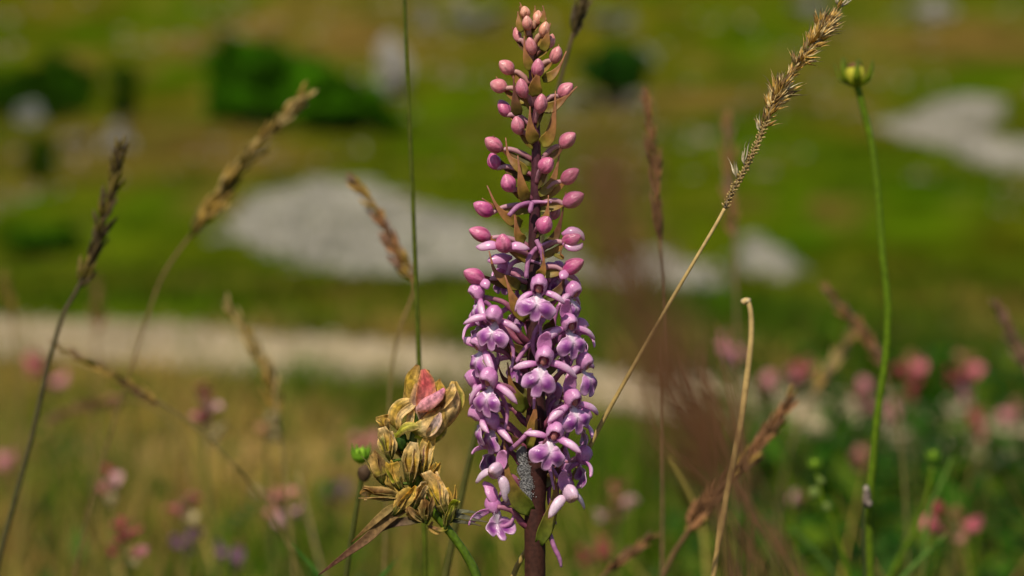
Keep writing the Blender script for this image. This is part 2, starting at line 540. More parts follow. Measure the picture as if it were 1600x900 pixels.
# ------------------------------------------------------------------ shrubs and the tree
def crown_geo(clumps, leaf, per, tint):
    n = sum(int(per * c[4]) for c in clumps)
    P0, R0, T0 = [], [], []
    for (cx, cy, cz, r, wgt, rz) in clumps:
        m = int(per * wgt)
        d = RNG.normal(size=(m, 3)); d /= np.linalg.norm(d, axis=1)[:, None]
        rad = (0.35 + 0.75 * RNG.random(m) ** 0.8)
        P0.append(np.array((cx, cy, cz)) + d * rad[:, None] * np.array((r, r, rz)))
        T0.append(np.full(m, 0.45 + 1.4 * random.random()))
    P0 = np.concatenate(P0); T0 = np.concatenate(T0); n = len(P0)
    a = RNG.normal(size=(n, 3)); a /= np.linalg.norm(a, axis=1)[:, None]
    b = RNG.normal(size=(n, 3)); b -= (a * b).sum(1)[:, None] * a; b /= np.linalg.norm(b, axis=1)[:, None]
    s = leaf * (0.6 + 0.8 * RNG.random(n))[:, None]
    v = np.stack([P0 - a * s, P0 + b * s * 0.5, P0 + a * s, P0 - b * s * 0.5], 1).reshape(-1, 3)
    q = np.arange(n * 4).reshape(n, 4)
    c = np.repeat(np.array(tint)[None] * (T0 * (0.75 + 0.5 * RNG.random(n)))[:, None], 4, 0)
    return v, q, c

def shrub(name, base_px, blobs, label, cat, tint, leaf=0.05, per=1500, trunk_h=0.3, group='bushes on the far pasture'):
    b = on_ground(*base_px)
    s = b.y / FPX
    t = thing(name, label, cat, b, group)
    clumps = []
    for (px, py, r, rz) in blobs:
        q = P(px, py, b.y / FWD.y + random.uniform(-0.25, 0.25) * r * s)
        k = max(3, int(r / 9))
        clumps.append((q.x - b.x, q.y - b.y, q.z - b.z, r * s * 0.95, 1.0, rz * s * 0.95))
        for _ in range(k):
            a = random.random() * 6.28; e = random.uniform(-0.5, 1)
            clumps.append((q.x - b.x + math.cos(a) * r * s * 0.95, q.y - b.y + math.sin(a) * r * s * 0.9, q.z - b.z + e * rz * s * 0.95, r * s * 0.42, 0.3, rz * s * 0.42))
    v, q, c = crown_geo(clumps, leaf, per, tint)
    v[:, 2] = np.maximum(v[:, 2], 0.0)
    me = quads_mesh('crown', v, None, q, c, M_CROWN, False)
    link('crown', me, t)
    for (px, py, r, rz) in blobs:
        qq = P(px, py, b.y / FWD.y) - b
        m = MB().add(tube([(qq.x * 0.5, qq.y * 0.4, -0.05), (qq.x * 0.65, qq.y * 0.5, qq.z * 0.4), (qq.x * 0.95, qq.y, qq.z * 0.95), (qq.x * 1.02, qq.y, qq.z + rz * s * 0.3)],
                          [6 * s, 4.5 * s, 2.5 * s, 0.6 * s], (0.09, 0.065, 0.045), 7))
        me = m.mesh('trunk', M_BARK)
        link('trunk', me, t)
    return t
DG, MG = (0.030, 0.085, 0.002), (0.042, 0.135, 0.002)
shrub('shrub', (430, 200), [(352, 108, 30, 28), (372, 84, 34, 24), (415, 92, 40, 30), (395, 140, 55, 42), (455, 118, 38, 34), (440, 160, 55, 34), (365, 165, 34, 28)], 'tall dense green left half of the wide bush row behind the golden grass head', 'shrub', MG)
shrub('shrub', (550, 210), [(500, 128, 36, 28), (535, 150, 40, 34), (572, 168, 36, 30), (604, 192, 26, 18), (520, 182, 55, 26), (480, 165, 34, 30)], 'lower green bush sloping down to the pale boulder', 'shrub', (0.048, 0.145, 0.002))
shrub('shrub', (70, 188), [(100, 118, 32, 28), (70, 130, 36, 30), (35, 138, 34, 30), (118, 148, 26, 30), (75, 160, 45, 26), (5, 150, 36, 30), (-35, 140, 40, 38)], 'wide dark bush cut by the left edge of the photo', 'shrub', DG)
shrub('shrub', (192, 200), [(196, 125, 22, 24), (194, 160, 22, 24)], 'narrow upright dark bush between the two wide bushes', 'shrub', (0.045, 0.085, 0.003))
shrub('shrub', (65, 285), [(65, 235, 20, 20), (65, 262, 22, 18)], 'small lone bush below the wide left-edge bush', 'shrub', (0.05, 0.10, 0.003), 0.04, 1000)
shrub('tree', (958, 172), [(962, 90, 30, 24), (940, 108, 28, 24), (985, 108, 26, 26), (958, 122, 38, 22), (975, 128, 26, 18)], 'round dark green tree behind the orchid bracts at right', 'tree', (0.022, 0.080, 0.006), 0.06, 1700, group='trees on the far pasture')
shrub('shrub', (75, 398), [(50, 372, 34, 16), (95, 370, 30, 14)], 'low dark bushlet on the field at the far left', 'shrub', (0.04, 0.11, 0.002), 0.03, 900)

# ------------------------------------------------------------------ meadow and pasture grass (nobody could count it)
def blades_mesh(name, x, y, z, h, w, lean, colb, colt, mat=M_BLADE, lev=4):
    n = len(x)
    az = RNG.random(n) * 6.28
    la = RNG.random(n) * 6.28
    V, C = [], []
    for i in range(lev):
        t = i / (lev - 1)
        cx = x + np.cos(la) * lean * h * t ** 2
        cy = y + np.sin(la) * lean * h * t ** 2
        cz = z + h * t * (1 - 0.25 * lean * t)
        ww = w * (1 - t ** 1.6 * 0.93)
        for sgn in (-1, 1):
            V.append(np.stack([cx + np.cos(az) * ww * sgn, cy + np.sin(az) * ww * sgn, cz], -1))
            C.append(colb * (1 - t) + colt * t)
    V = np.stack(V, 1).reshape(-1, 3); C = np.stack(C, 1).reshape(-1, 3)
    b = (np.arange(n) * lev * 2)[:, None, None]
    q = np.array([[2 * i, 2 * i + 1, 2 * i + 3, 2 * i + 2] for i in range(lev - 1)])[None] + b
    return quads_mesh(name, V, None, q.reshape(-1, 4), C, mat)

path_poly = [(q.x, q.y) for q in A] + [(q.x, q.y) for q in B[::-1]]
def field(n, y0, y1, hmin, hmax, wid, dens_pow=1.0):
    X, Y, Z, H, CB, CT = [], [], [], [], [], []
    while len(X) < n:
        y = y0 + (y1 - y0) * random.random() ** dens_pow
        x = random.uniform(-1, 1) * (0.30 * y + 0.25)
        yp = np.interp(x, [a.x for a in B], [a.y for a in B]); ya = np.interp(x, [a.x for a in A], [a.y for a in A])
        if yp - 0.04 < y < ya + 0.02: 
            if random.random() > 0.03: continue
        g = mnoise.noise((x * 5, y * 2.2, 4.4)) + 0.4 * mnoise.noise((x * 14, y * 6, 1.4))
        green = min(max(0.72 + (x / max(y, 0.7)) * 2.2 + g * 1.5, 0), 1)
        straw = np.array(random.choice([(0.38, 0.25, 0.05), (0.46, 0.32, 0.08), (0.28, 0.23, 0.03), (0.28, 0.24, 0.06)])) * random.uniform(0.7, 1.25)
        grn = np.array((0.066, 0.130, 0.003)) * random.uniform(0.6, 1.4) * (0.72 if x / y > 0.06 else 1.0)
        if random.random() < 0.12: straw = np.array((0.32, 0.13, 0.05))
        col = grn * green + straw * (1 - green)
        low = (0.62 if x < 0.1 else 0.42) if yp - 1.1 < y < yp else 1.0
        if x < -0.06 + 0.1 * g and 2.12 < y < 2.5 and random.random() < 0.7:
            col = np.array((0.54, 0.36, 0.13)) * random.uniform(0.75, 1.2); low = 0.5
        X.append(x); Y.append(y); Z.append(ground_z(x, y) - 0.002)
        H.append(random.uniform(hmin, hmax) * (0.8 + 0.4 * (g + 0.5)) * low)
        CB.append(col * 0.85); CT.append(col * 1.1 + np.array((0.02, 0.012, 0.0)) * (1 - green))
    X, Y, Z, H = map(np.array, (X, Y, Z, H))
    return X, Y, Z, H, np.full(len(X), wid) * (0.6 + 0.8 * RNG.random(len(X))), np.array(CB), np.array(CT)
X, Y, Z, H, W, CB, CT = field(30000, 0.7, 4.2, 0.035, 0.105, 0.0017)
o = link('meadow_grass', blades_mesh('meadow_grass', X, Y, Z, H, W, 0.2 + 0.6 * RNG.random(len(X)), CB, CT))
tag(o, 'short mixed green and straw meadow grass in front of the path', 'grass', None, 'stuff')
X, Y, Z, H, W, CB, CT = field(1100, 0.9, 3.6, 0.13, 0.22, 0.0009)
CT = CT * 0.5 + np.array((0.26, 0.15, 0.06)) * 0.5
o = link('meadow_stalks', blades_mesh('meadow_stalks', X, Y, Z, H, W, 0.1 + 0.3 * RNG.random(len(X)), CB, CT))
tag(o, 'thin brownish grass stalks standing above the meadow before the path', 'grass', None, 'stuff')

n = 1200
Y = 0.72 + 0.95 * RNG.random(n); X = (RNG.random(n) * 2 - 1) * (0.27 * Y + 0.05)
Z = np.array([ground_z(a, b) for a, b in zip(X, Y)])
H = 0.33 - Y * np.tan(np.radians(5.2 + 6.0 * RNG.random(n) ** 0.6))
pal = np.array([(0.08, 0.16, 0.004), (0.13, 0.20, 0.006), (0.50, 0.33, 0.10), (0.30, 0.17, 0.06), (0.05, 0.10, 0.004), (0.34, 0.26, 0.05)])
CB = pal[RNG.integers(0, 6, n)] * (0.6 + 0.7 * RNG.random((n, 1)))
o = link('fine_stems', blades_mesh('fine_stems', X, Y, Z, H, np.full(n, 0.0009) * (0.6 + RNG.random(n)), 0.05 + 0.5 * RNG.random(n), CB, CB * 1.1, lev=6))
tag(o, 'fine green and tan stems crossing in the lower meadow', 'grass', None, 'stuff')

# pasture tufts beyond the path: they take the colour of the cover they grow from
X, Y, Z, H, CB = [], [], [], [], []
while len(X) < 26000:
    y = 3.6 + 40 * random.random() ** 1.9
    x = random.uniform(-1, 1) * (0.28 * y + 0.4)
    ya = np.interp(x, [a.x for a in A], [a.y for a in A])
    if y < ya + 0.05: continue
    c = cover_colour(x, y) * random.uniform(0.65, 1.35)
    for _ in range(5):
        X.append(x + random.gauss(0, 0.02 + y * 0.002)); Y.append(y + random.gauss(0, 0.02 + y * 0.002)); Z.append(ground_z(X[-1], Y[-1]) - 0.003)
        H.append(random.uniform(0.02, 0.06) * (0.8 + y * 0.03)); CB.append(c)
X, Y, Z, H, CB = map(np.array, (X, Y, Z, H, CB))
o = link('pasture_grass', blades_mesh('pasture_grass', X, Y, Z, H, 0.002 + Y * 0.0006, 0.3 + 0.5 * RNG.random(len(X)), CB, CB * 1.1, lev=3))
tag(o, 'short green pasture turf between path and hillside', 'grass', None, 'stuff')

# leafy undergrowth, greener at the right
n = 0
LV = MB(); lx, ly = [], []
PV, QV, CV = [], [], []
for _ in range(14000):
    y = random.uniform(0.8, 2.7)
    x = random.uniform(-0.3, 0.30) * y + 0.05
    g = mnoise.noise((x * 6, y * 3, 8.8))
    lim = 0.95 if x / y > 0.08 else 0.16
    if random.random() > lim + 0.4 * g or y > 1.9 + 0.5 * random.random(): continue
    z = ground_z(x, y) + random.uniform(0.01, 0.155 if x / y > 0.08 else 0.08)
    a = random.random() * 6.28; e = random.uniform(-0.2, 0.9)
    d = Vector((math.cos(a) * math.cos(e), math.sin(a) * math.cos(e), math.sin(e)))
    sdv = d.cross(Vector((0, 0, 1))).normalized()
    L, w = random.uniform(0.014, 0.034), random.uniform(0.003, 0.008)
    p = Vector((x, y, z)); upn = sdv.cross(d) * (w * 0.35)
    col = np.array(random.choice([(0.016, 0.066, 0.001), (0.026, 0.086, 0.001), (0.010, 0.045, 0.001), (0.07, 0.12, 0.003)])) * random.uniform(0.7, 1.2)
    PV += [p, p + d * L * 0.45 + sdv * w + upn, p + d * L, p + d * L * 0.45 - sdv * w + upn]
    CV += [col] * 4
v = np.array([tuple(q) for q in PV])
o = link('leafy_undergrowth', quads_mesh('leafy_undergrowth', v, None, np.arange(len(v)).reshape(-1, 4), np.array(CV), M_LEAF))
tag(o, 'fresh green leafy ground cover low in the meadow', 'ground cover', None, 'stuff')

# ------------------------------------------------------------------ the orchid
STEM = [(836, 905), (836, 820), (838, 720), (838, 640), (836, 560), (834, 470), (834, 400), (836, 330), (838, 250), (836, 180), (832, 110), (828, 60), (824, 22)]
def stem_x(py):
    ys = [q[1] for q in STEM][::-1]; xs = [q[0] for q in STEM][::-1]
    return float(np.interp(py, ys, xs))
def OP(px, py, dz=0.0):
    """point near the orchid: photo column and row, dz units (1/8 mm) behind (+) or before (-) its stem"""
    return P(px, py, FOCUS + dz * K)
ob = Vector((P(835, 900).x + 0.002, P(835, 900).y, 0)); ob.z = ground_z(ob.x, ob.y)
ORCHID = thing('fragrant_orchid', 'tall sharp magenta pink orchid spike with buds above open flowers', 'orchid', ob)
sp = [ob - Vector((0, 0, 0.01)), ob + Vector((0, 0, 0.1)), OP(836, 1100)] + [OP(*q) for q in STEM]
m = MB().add(tube(sp, [x * K for x in (24, 22, 19, 17.2, 16.8, 17.5, 16, 13.5, 11.5, 10, 9, 8, 7, 6, 4.5, 3)],
     [(0.04, 0.05, 0.012), (0.046, 0.024, 0.012), (0.046, 0.017, 0.011), (0.044, 0.014, 0.012), (0.042, 0.015, 0.014), (0.042, 0.014, 0.016), (0.052, 0.015, 0.022), (0.08, 0.022, 0.035), (0.12, 0.04, 0.05), (0.16, 0.08, 0.06)], 16, 6, 0.035))
m.build('stem', M_STEM, ORCHID)

WHITE = np.array((0.88, 0.74, 0.84))
def petal_col(t): return np.array(lerp((0.64, 0.20, 0.52), (0.86, 0.50, 0.76), t))

def hood_mesh(seed, pale=0.0):
    random.seed(seed)
    o = Vector((random.uniform(-0.12, 0.12), -0.82, -0.57)).normalized()
    e1 = Vector((1, 0, 0)); e1 = (e1 - o * e1.dot(o)).normalized(); e2 = o.cross(e1)
    if e2.z < 0: e2 = -e2
    nu, nv = 24, 9
    v, c, f = [], [], []
    for layer in (0, 1):
        sc = 1.0 if layer == 0 else 0.87
        for j in range(nv + 1):
            for i in range(nu):
                th = 2 * math.pi * i / nu
                up = math.sin(th)
                lim = math.radians((134 if not pale else 152) + 10 * up ** 3 - (14 if up < -0.4 else 0))
                ph = lim * j / nv
                d = (-o) * math.cos(ph) + (e1 * math.cos(th) + e2 * math.sin(th)) * math.sin(ph)
                g = 1 - 0.10 * max(0, 1 - abs(((th / math.pi * 180 - 90 + 180) % 360 - 180)) / 60 * 1.0 if False else 0)
                for ga in (math.radians(48), math.radians(132)):
                    g -= 0.13 * math.exp(-((th - ga) / 0.14) ** 2) * math.sin(ph) ** 2
                g *= 1 + 0.05 * mnoise.noise(d * 2.2 + Vector((seed, 0, 0)))
                e = (j / nv) ** 3
                q = Vector((d.x * (14 - 2.0 * e * (1 - abs(up))), d.y * (13 + 3.5 * e * max(0, up)), d.z * (16 + 1.5 * e))) * sc * g + Vector((0, -3, 10))
                v.append(q)
                t = 0.12 + 0.75 * (j / nv) ** 4 + 0.35 * max(0, up) * (j / nv) * math.exp(-((th - 1.571) / 0.4) ** 2)
                col = petal_col(min(t, 1))
                if layer: col = np.array((0.58, 0.24, 0.46)) * (1 - pale) + np.array((0.7, 0.45, 0.5)) * pale
                col = col * (1 - pale) + WHITE * pale
                if pale and j >= nv - 1: col = col * 0.6 + np.array((0.55, 0.26, 0.12)) * 0.4
                c.append(col)
    L = (nv + 1) * nu
    for l in (0, 1):
        for j in range(nv):
            for i in range(nu):
                a, b = l * L + j * nu + i, l * L + j * nu + (i + 1) % nu
                f.append((a, b, b + nu, a + nu) if l == 0 else (b, a, a + nu, b + nu))
    for i in range(nu):
        a, b = nv * nu + i, nv * nu + (i + 1) % nu
        f.append((a, b, b + L, a + L))
    return raw_mesh('hood', v, f, c, M_PETAL)

def lip_mesh(seed):
    random.seed(seed)
    ang = [0, 14, 27, 42, 58, 78, 98, 122, 150, 180]
    rad = [26, 25, 16, 25.5, 28, 26, 19, 13, 12.5, 19]
    nu, nr = 72, 12
    v, c, f = [], [], []
    s1, s2 = random.uniform(0.9, 1.1), random.uniform(0.9, 1.1)
    for layer in (0, 1):
        for j in range(nr + 1):
            rho = max(j / nr, 0.02)
            for i in range(nu):
                th = 2 * math.pi * i / nu
                td = math.degrees(th); sgn = 1 if td <= 180 else -1
                at = td if td <= 180 else 360 - td
                r = float(np.interp(at, ang, rad)) * rho
                if 30 < at < 110: r *= s1 if sgn > 0 else s2
                r *= 1 + 0.03 * math.sin(9 * th + seed) * rho
                x = math.sin(th) * r; z = -math.cos(th) * r
                lobe_p = max(0, math.cos(math.radians((at - 58) * 1.9))) if abs(at - 58) < 47 else 0
                lobe_m = max(0, math.cos(math.radians(at * 3.0))) if at < 30 else 0
                y = -6 - 2.5 * (1 - rho) + 0.0065 * r * r - 4.4 * lobe_p * math.sin(rho * 3.14) + 1.8 * rho ** 3 * math.sin(7 * th + seed * 1.3)
                y -= 2.4 * rho ** 6 * (1 if at < 110 else 0)      # edges turn up towards the viewer
                if at > 120: y += (at - 120) / 60 * 8 * rho
                y += layer * 1.1
                v.append(Vector((x * 1.03, y, z * 1.1 - 19.5)))
                ctr = math.exp(-((x / 7.5) ** 2)) * (1 if z > -12 else math.exp(-((z + 12) / 6) ** 2))
                throat = 0.9 * math.exp(-(x / 7) ** 2 - ((z - 12) / 9) ** 2) + 0.75 * math.exp(-((x / 4.2) ** 2 + ((z - 2) / 10) ** 2))
                spot = (lobe_p + 0.7 * lobe_m) * math.exp(-((rho - 0.56) / 0.24) ** 2)
                col = np.array((0.68, 0.29, 0.61))
                col = col + (np.array((0.32, 0.055, 0.34)) - col) * min(spot * 1.15, 1)
                col = col + (np.array((0.82, 0.54, 0.76)) - col) * (rho ** 7 * 0.9)
                col = col + (WHITE - col) * min(throat, 1) * 0.95
                c.append(col if not layer else col * 0.85)
    L = (nr + 1) * nu
    for l in (0, 1):
        for j in range(nr):
            for i in range(nu):
                a, b = l * L + j * nu + i, l * L + j * nu + (i + 1) % nu
                f.append((a, a + nu, b + nu, b) if l == 0 else (b, b + nu, a + nu, a))
    for i in range(nu):
        a, b = nr * nu + i, nr * nu + (i + 1) % nu
        f.append((a, a + L, b + L, b))
    return raw_mesh('lip', v, f, c, M_PETAL)

def sepal_mesh(seed, side, droop=0.0, pale=0.0):
    random.seed(seed)
    s = side
    L = random.uniform(40, 48) if not pale else 33
    b = random.uniform(-4, 5) - droop
    path = [(s * 6, 2, 1), (s * (6 + L * 0.3), -3, 3 + b * 0.1), (s * (6 + L * 0.65), -3, 1 + b * 0.5), (s * (6 + L * 0.9), 1, -4 + b), (s * (6 + L), 4, -7 + b * 1.2)]
    cols = [np.array((0.52, 0.13, 0.42)), petal_col(0.5), np.array((0.90, 0.63, 0.81)), np.array((0.84, 0.52, 0.74)), petal_col(0.3)]  # whitish middle paints the gloss highlight into the sepal colour
    if pale: cols = [c * (1 - pale) + WHITE * pale for c in cols]; cols[-1] = np.array((0.45, 0.20, 0.14))
    g = blade(path, [q * (1.35 if pale else 1) for q in (3.2, 5.8, 7.0, 6.2, 3.4, 0.8)], 2.0, cols, (0, -0.75, 0.65), -0.42, 14, 5, 0.05, 0, np.array((0.50, 0.13, 0.42)) * (1 - pale) + WHITE * pale, 0.04, 0.07)
    return raw_mesh('sepal', g[0], g[1], g[2], M_PETAL)

def dorsal_mesh(seed):
    random.seed(seed)
    path = [(0, 6, 6), (0, 9, 20), (random.uniform(-2, 2), 6, 36), (random.uniform(-3, 3), 0, 46)]
    g = blade(path, [4, 10, 11.5, 9, 4.5], 1.6, [petal_col(0.0), petal_col(0.25), petal_col(0.35), petal_col(0.5)], (0, -1, 0.2), 0.35, 12, 4, 0.02, 0, petal_col(0.6))
    return raw_mesh('dorsal_sepal', g[0], g[1], g[2], M_PETAL)

HOODS = [hood_mesh(s) for s in (1, 2, 3, 4)]; HOODP = hood_mesh(9, 0.62)
LIPS = [lip_mesh(s) for s in (1, 2, 3, 4)]
SEPL = [sepal_mesh(s, -1, d) for s, d in ((1, 0), (2, 6), (3, 14))]; SEPR = [sepal_mesh(s, 1, d) for s, d in ((4, 0), (5, 6), (6, 14))]
SEPLP, SEPRP = sepal_mesh(7, -1, 22, 0.72), sepal_mesh(8, 1, 22, 0.72)
DORS = [dorsal_mesh(s) for s in (1, 2, 3)]
g = blob((0, -7, 5), (5.0, 4.0, 6.5), (0.58, 0.22, 0.20), 10, 7, 0.25, None, 3)
COLUMN = raw_mesh('column', g[0], g[1], g[2], M_PETAL)
random.seed(21)

def ovary(parent, a, b, r0=5.2, r1=4.2, cols=((0.16, 0.03, 0.06), (0.30, 0.08, 0.14), (0.48, 0.20, 0.30))):
    a, b = Vector(a), Vector(b)
    mid = a.lerp(b, 0.55) + Vector((0, 0, 9 * K))
    q1 = a.lerp(b, 0.25) + Vector((0, 0, 1 * K))
    MB().add(tube([a, q1, mid, b], [r0 * K, r0 * 1.1 * K, r1 * K, r1 * 0.85 * K], cols, 9, 5, 0.05)).build('ovary', M_BRACT, parent)

def part(name, parent):
    o = bpy.data.objects.new(name, None); COL.objects.link(o); o.parent = parent; o.empty_display_size = 0.004
    o['_base'] = parent['_base']
    return o

def flower(px, py, dz, yaw, tilt=0, roll=0, sc=1.0, dorsal=True, kind='fresh', att=38, spur=True, lip=True):
    Rz = Matrix.Rotation(math.radians(yaw), 4, 'Z') @ Matrix.Rotation(math.radians(tilt), 4, 'X') @ Matrix.Rotation(math.radians(roll), 4, 'Y')
    M = Matrix.Translation(OP(px, py, dz)) @ Rz @ Matrix.Scale(K * sc, 4)
    F = part('flower', ORCHID)
    if kind == 'pale': F['label'] = 'fading flower bleached nearly white with browned tips'
    a = random.randrange(12)
    put('hood', HOODP if kind == 'pale' else HOODS[a % 4], F, M @ Matrix.Rotation(random.gauss(0, 0.10), 4, 'X') @ Matrix.Rotation(random.gauss(0, 0.08), 4, 'Y') @ Matrix.Diagonal((random.uniform(0.9, 1.06), 1, random.uniform(0.92, 1.06), 1)))
    if kind == 'pale':
        F.children[0].matrix_basis = F.children[0].matrix_basis @ Matrix.Diagonal((0.8, 1.25, 0.95, 1))
    if lip: put('lip', LIPS[(a // 2) % 4], F, M @ Matrix.Rotation(random.gauss(0, 0.09), 4, 'Y') @ Matrix.Rotation(random.gauss(-0.05, 0.12), 4, 'X') @ Matrix.Diagonal((random.uniform(0.88, 1.06), 1, random.uniform(0.9, 1.06), 1)))
    if kind != 'pale': put('column', COLUMN, F, M)
    put('sepal', SEPLP if kind == 'pale' else SEPL[a % 3], F, M @ Matrix.Rotation(random.gauss(-0.03, 0.16), 4, 'Y') @ Matrix.Rotation(random.gauss(0, 0.22), 4, 'Z') @ Matrix.Scale(random.uniform(0.86, 1.04), 4))
    put('sepal', SEPRP if kind == 'pale' else SEPR[(a // 3) % 3], F, M @ Matrix.Rotation(random.gauss(0.03, 0.16), 4, 'Y') @ Matrix.Rotation(random.gauss(0, 0.22), 4, 'Z') @ Matrix.Scale(random.uniform(0.86, 1.04), 4))
    if dorsal: put('dorsal_sepal', DORS[a % 3], F, M)
    sx = stem_x(py + att)
    back = M @ Vector((0, 9, 2))
    st = OP(sx, py + att, 0)
    d = (back - st); d.z = 0
    st = st + d.normalized() * 8 * K
    ovary(F, st, back)
    if spur:
        r = random.uniform(-1, 1)
        p0 = M @ Vector((0, 4, -4)); 
        ln = random.uniform(70, 95) * K
        out = (p0 - OP(stem_x(py), py, 0)); out.z = 0; out = out.normalized() * K
        p = [p0, p0 - out * 14 + Vector((0, 0, -8 * K)), p0 - out * 24 + Vector((r * 10 * K, 0, -ln * 0.5)), p0 - out * 14 + Vector((r * 16 * K, 0, -ln * 0.95))]
        MB().add(tube(p, [4 * K, 3.6 * K, 3.2 * K, 1.8 * K], [(0.42, 0.13, 0.33), (0.45, 0.16, 0.36), (0.55, 0.26, 0.46)], 8)).build('spur', M_BRACT, F)
    return F

for a in [
    (841, 456, -74, 3, 0, 2, 1.03, False), (773, 501, -55, -22, 0, 4, 1.0, False), (748, 466, -8, -68, 0, 0, 0.95, False), (893, 463, -10, 62, 0, 0, 0.92, False),
    (890, 514, -42, 30, 0, -6, 1.0, True), (848, 568, -78, 4, 4, 8, 1.06, True), (752, 545, -25, -58, 0, 10, 1.05, False), (766, 601, -52, -35, 0, 4, 1.05, False),
    (911, 575, -14, 60, 0, -12, 1.0, False), (895, 632, -45, 26, 0, -6, 1.06, True), (863, 685, -66, 12, 4, 14, 1.05, True), (752, 655, -14, -80, 10, 0, 1.0, False),
    (908, 720, 12, 110, 10, 0, 0.95, False), (774, 796, -14, -150, 25, 10, 1.0, True, 'fresh', 30, False), (768, 700, 14, -120, 0, 0, 0.9, False),
    (790, 425, 30, -140, 0, 0, 0.85, False), (872, 430, 36, 150, 0, 0, 0.85, False), (805, 560, 45, 170, 0, 0, 0.9, False), (868, 620, 48, 160, 0, 0, 0.9, False), (770, 630, 32, -130, 0, 0, 0.9, False),
    (880, 545, 30, 120, 0, 0, 0.9, False), (742, 600, 20, -100, 0, 6, 0.95, False), (906, 660, 24, 100, 4, -4, 0.95, False), (772, 668, -18, -60, 8, 8, 0.92, False), (880, 735, 16, 70, 10, 0, 0.9, False), (748, 505, 22, -110, 0, 0, 0.9, False), (905, 520, 24, 105, 0, 0, 0.9, False), (808, 480, 52, 190, 0, 0, 0.85, False)]:
    flower(*a)
flower(773, 742, -30, -30, 0, 24, 0.92, True, 'pale', 30, False, False)
flower(890, 778, -30, 28, 0, -14, 0.98, True, 'pale', 40, False, False)

# buds
def bud_mesh(seed, tone):
    random.seed(seed)
    nu, nv = 24, 14
    v, c, f = [], [], []
    for j in range(nv + 1):
        t = j / nv
        r = math.sin(math.pi * t ** 0.85) ** 0.66 * 0.5
        for i in range(nu):
            th = 2 * math.pi * i / nu
            g = 0.0
            for k in range(3):
                dd = (th - seed * 0.7 - k * 2.094 + 0.5 * t + math.pi) % (2 * math.pi) - math.pi
                g = max(g, math.exp(-(dd / 0.13) ** 2))
            gs = math.sin(math.pi * t)
            rr = r * (1 - 0.10 * g * gs) * (1 + 0.06 * math.sin(3 * th + seed + t) + 0.04 * mnoise.noise((math.cos(th) * 1.5, math.sin(th) * 1.5, t * 3 + seed)))
            v.append((rr * math.cos(th), rr * math.sin(th), t - 0.5))
            base = np.array(lerp((0.48, 0.045 + 0.02 * (seed % 3), 0.19 + 0.03 * (seed % 2)), (0.70, 0.25, 0.17), tone))
            light = np.array(lerp((0.70, 0.25, 0.40), (0.84, 0.52, 0.36), tone))  # paler tone paints lit highlights over the bud's base colour
            col = base + (light - base) * (0.22 + 0.5 * abs(t - 0.35) + 0.55 * mnoise.noise((rr * 7 * math.cos(th), rr * 5 * math.sin(th), t * 2 + seed)))
            col = col * (1 - 0.50 * g * gs) + np.array((0.16, 0.08, 0.10)) * (g ** 0.25 - g) * 0.5 * gs
            c.append(np.clip(col, 0.02, 0.9))
    for j in range(nv):
        for i in range(nu):
            a, b = j * nu + i, j * nu + (i + 1) % nu
            f.append((a, b, b + nu, a + nu))
    me = raw_mesh('bud', v, f, c, M_BUD)
    return me
M_BUD = vc_mat('bud', 0.30, 0.15, 4.0, 0.16, 0.15, 9, 0.5)
BUDT = {}
def bud(px, py, w, h, dx, dy, dz, tone, att=30, bract=True):
    """w width, h length, (dx, dy) the way its tip points in the picture plane (dy up)"""
    tone = tone ** 1.5
    k = (round(tone * 4), random.randrange(4))
    if k not in BUDT: 
        st = random.getstate(); BUDT[k] = bud_mesh(k[1] + k[0] * 4 + 1, k[0] / 4); random.setstate(st)
    d = Vector((dx, -0.35 if dz < 0 else 0.35, dy)).normalized()
    R = d.to_track_quat('Z', 'Y').to_matrix().to_4x4() @ Matrix.Rotation(random.random() * 6, 4, 'Z')
    c = OP(px, py, dz)
    M = Matrix.Translation(c) @ R @ Matrix.Diagonal((w * K * random.uniform(0.88, 1.0), w * K * random.uniform(0.88, 1.0), h * K * 1.07, 1))
    b = put('bud', BUDT[k], ORCHID, M)
    b['_base'] = ORCHID['_base']
    sx = stem_x(py + att)
    foot = c - d * (h * 0.45 * K)
    st = OP(sx, py + att, 0)
    dd = foot - st; dd.z = 0
    st = st + dd.normalized() * 6 * K
    # the stalk is a sub-part of the bud: undo the bud's own placing
    me_b = MB().add(tube([st, st.lerp(foot, 0.3) + Vector((0, 0, 5 * K)), st.lerp(foot, 0.7) + Vector((0, 0, 6 * K)), foot], [4.4 * K, 4.4 * K, 4 * K, 3.6 * K],
        [lerp((0.25, 0.06, 0.10), (0.40, 0.18, 0.12), tone), lerp((0.50, 0.24, 0.32), (0.55, 0.30, 0.2), tone), lerp((0.62, 0.34, 0.42), (0.6, 0.34, 0.24), tone)], 9, 4)).mesh('ovary', M_BRACT)
    me_b.transform(M.inverted())
    link('ovary', me_b, b)
    if bract: auto_bract(px, py, dz, att, tone)

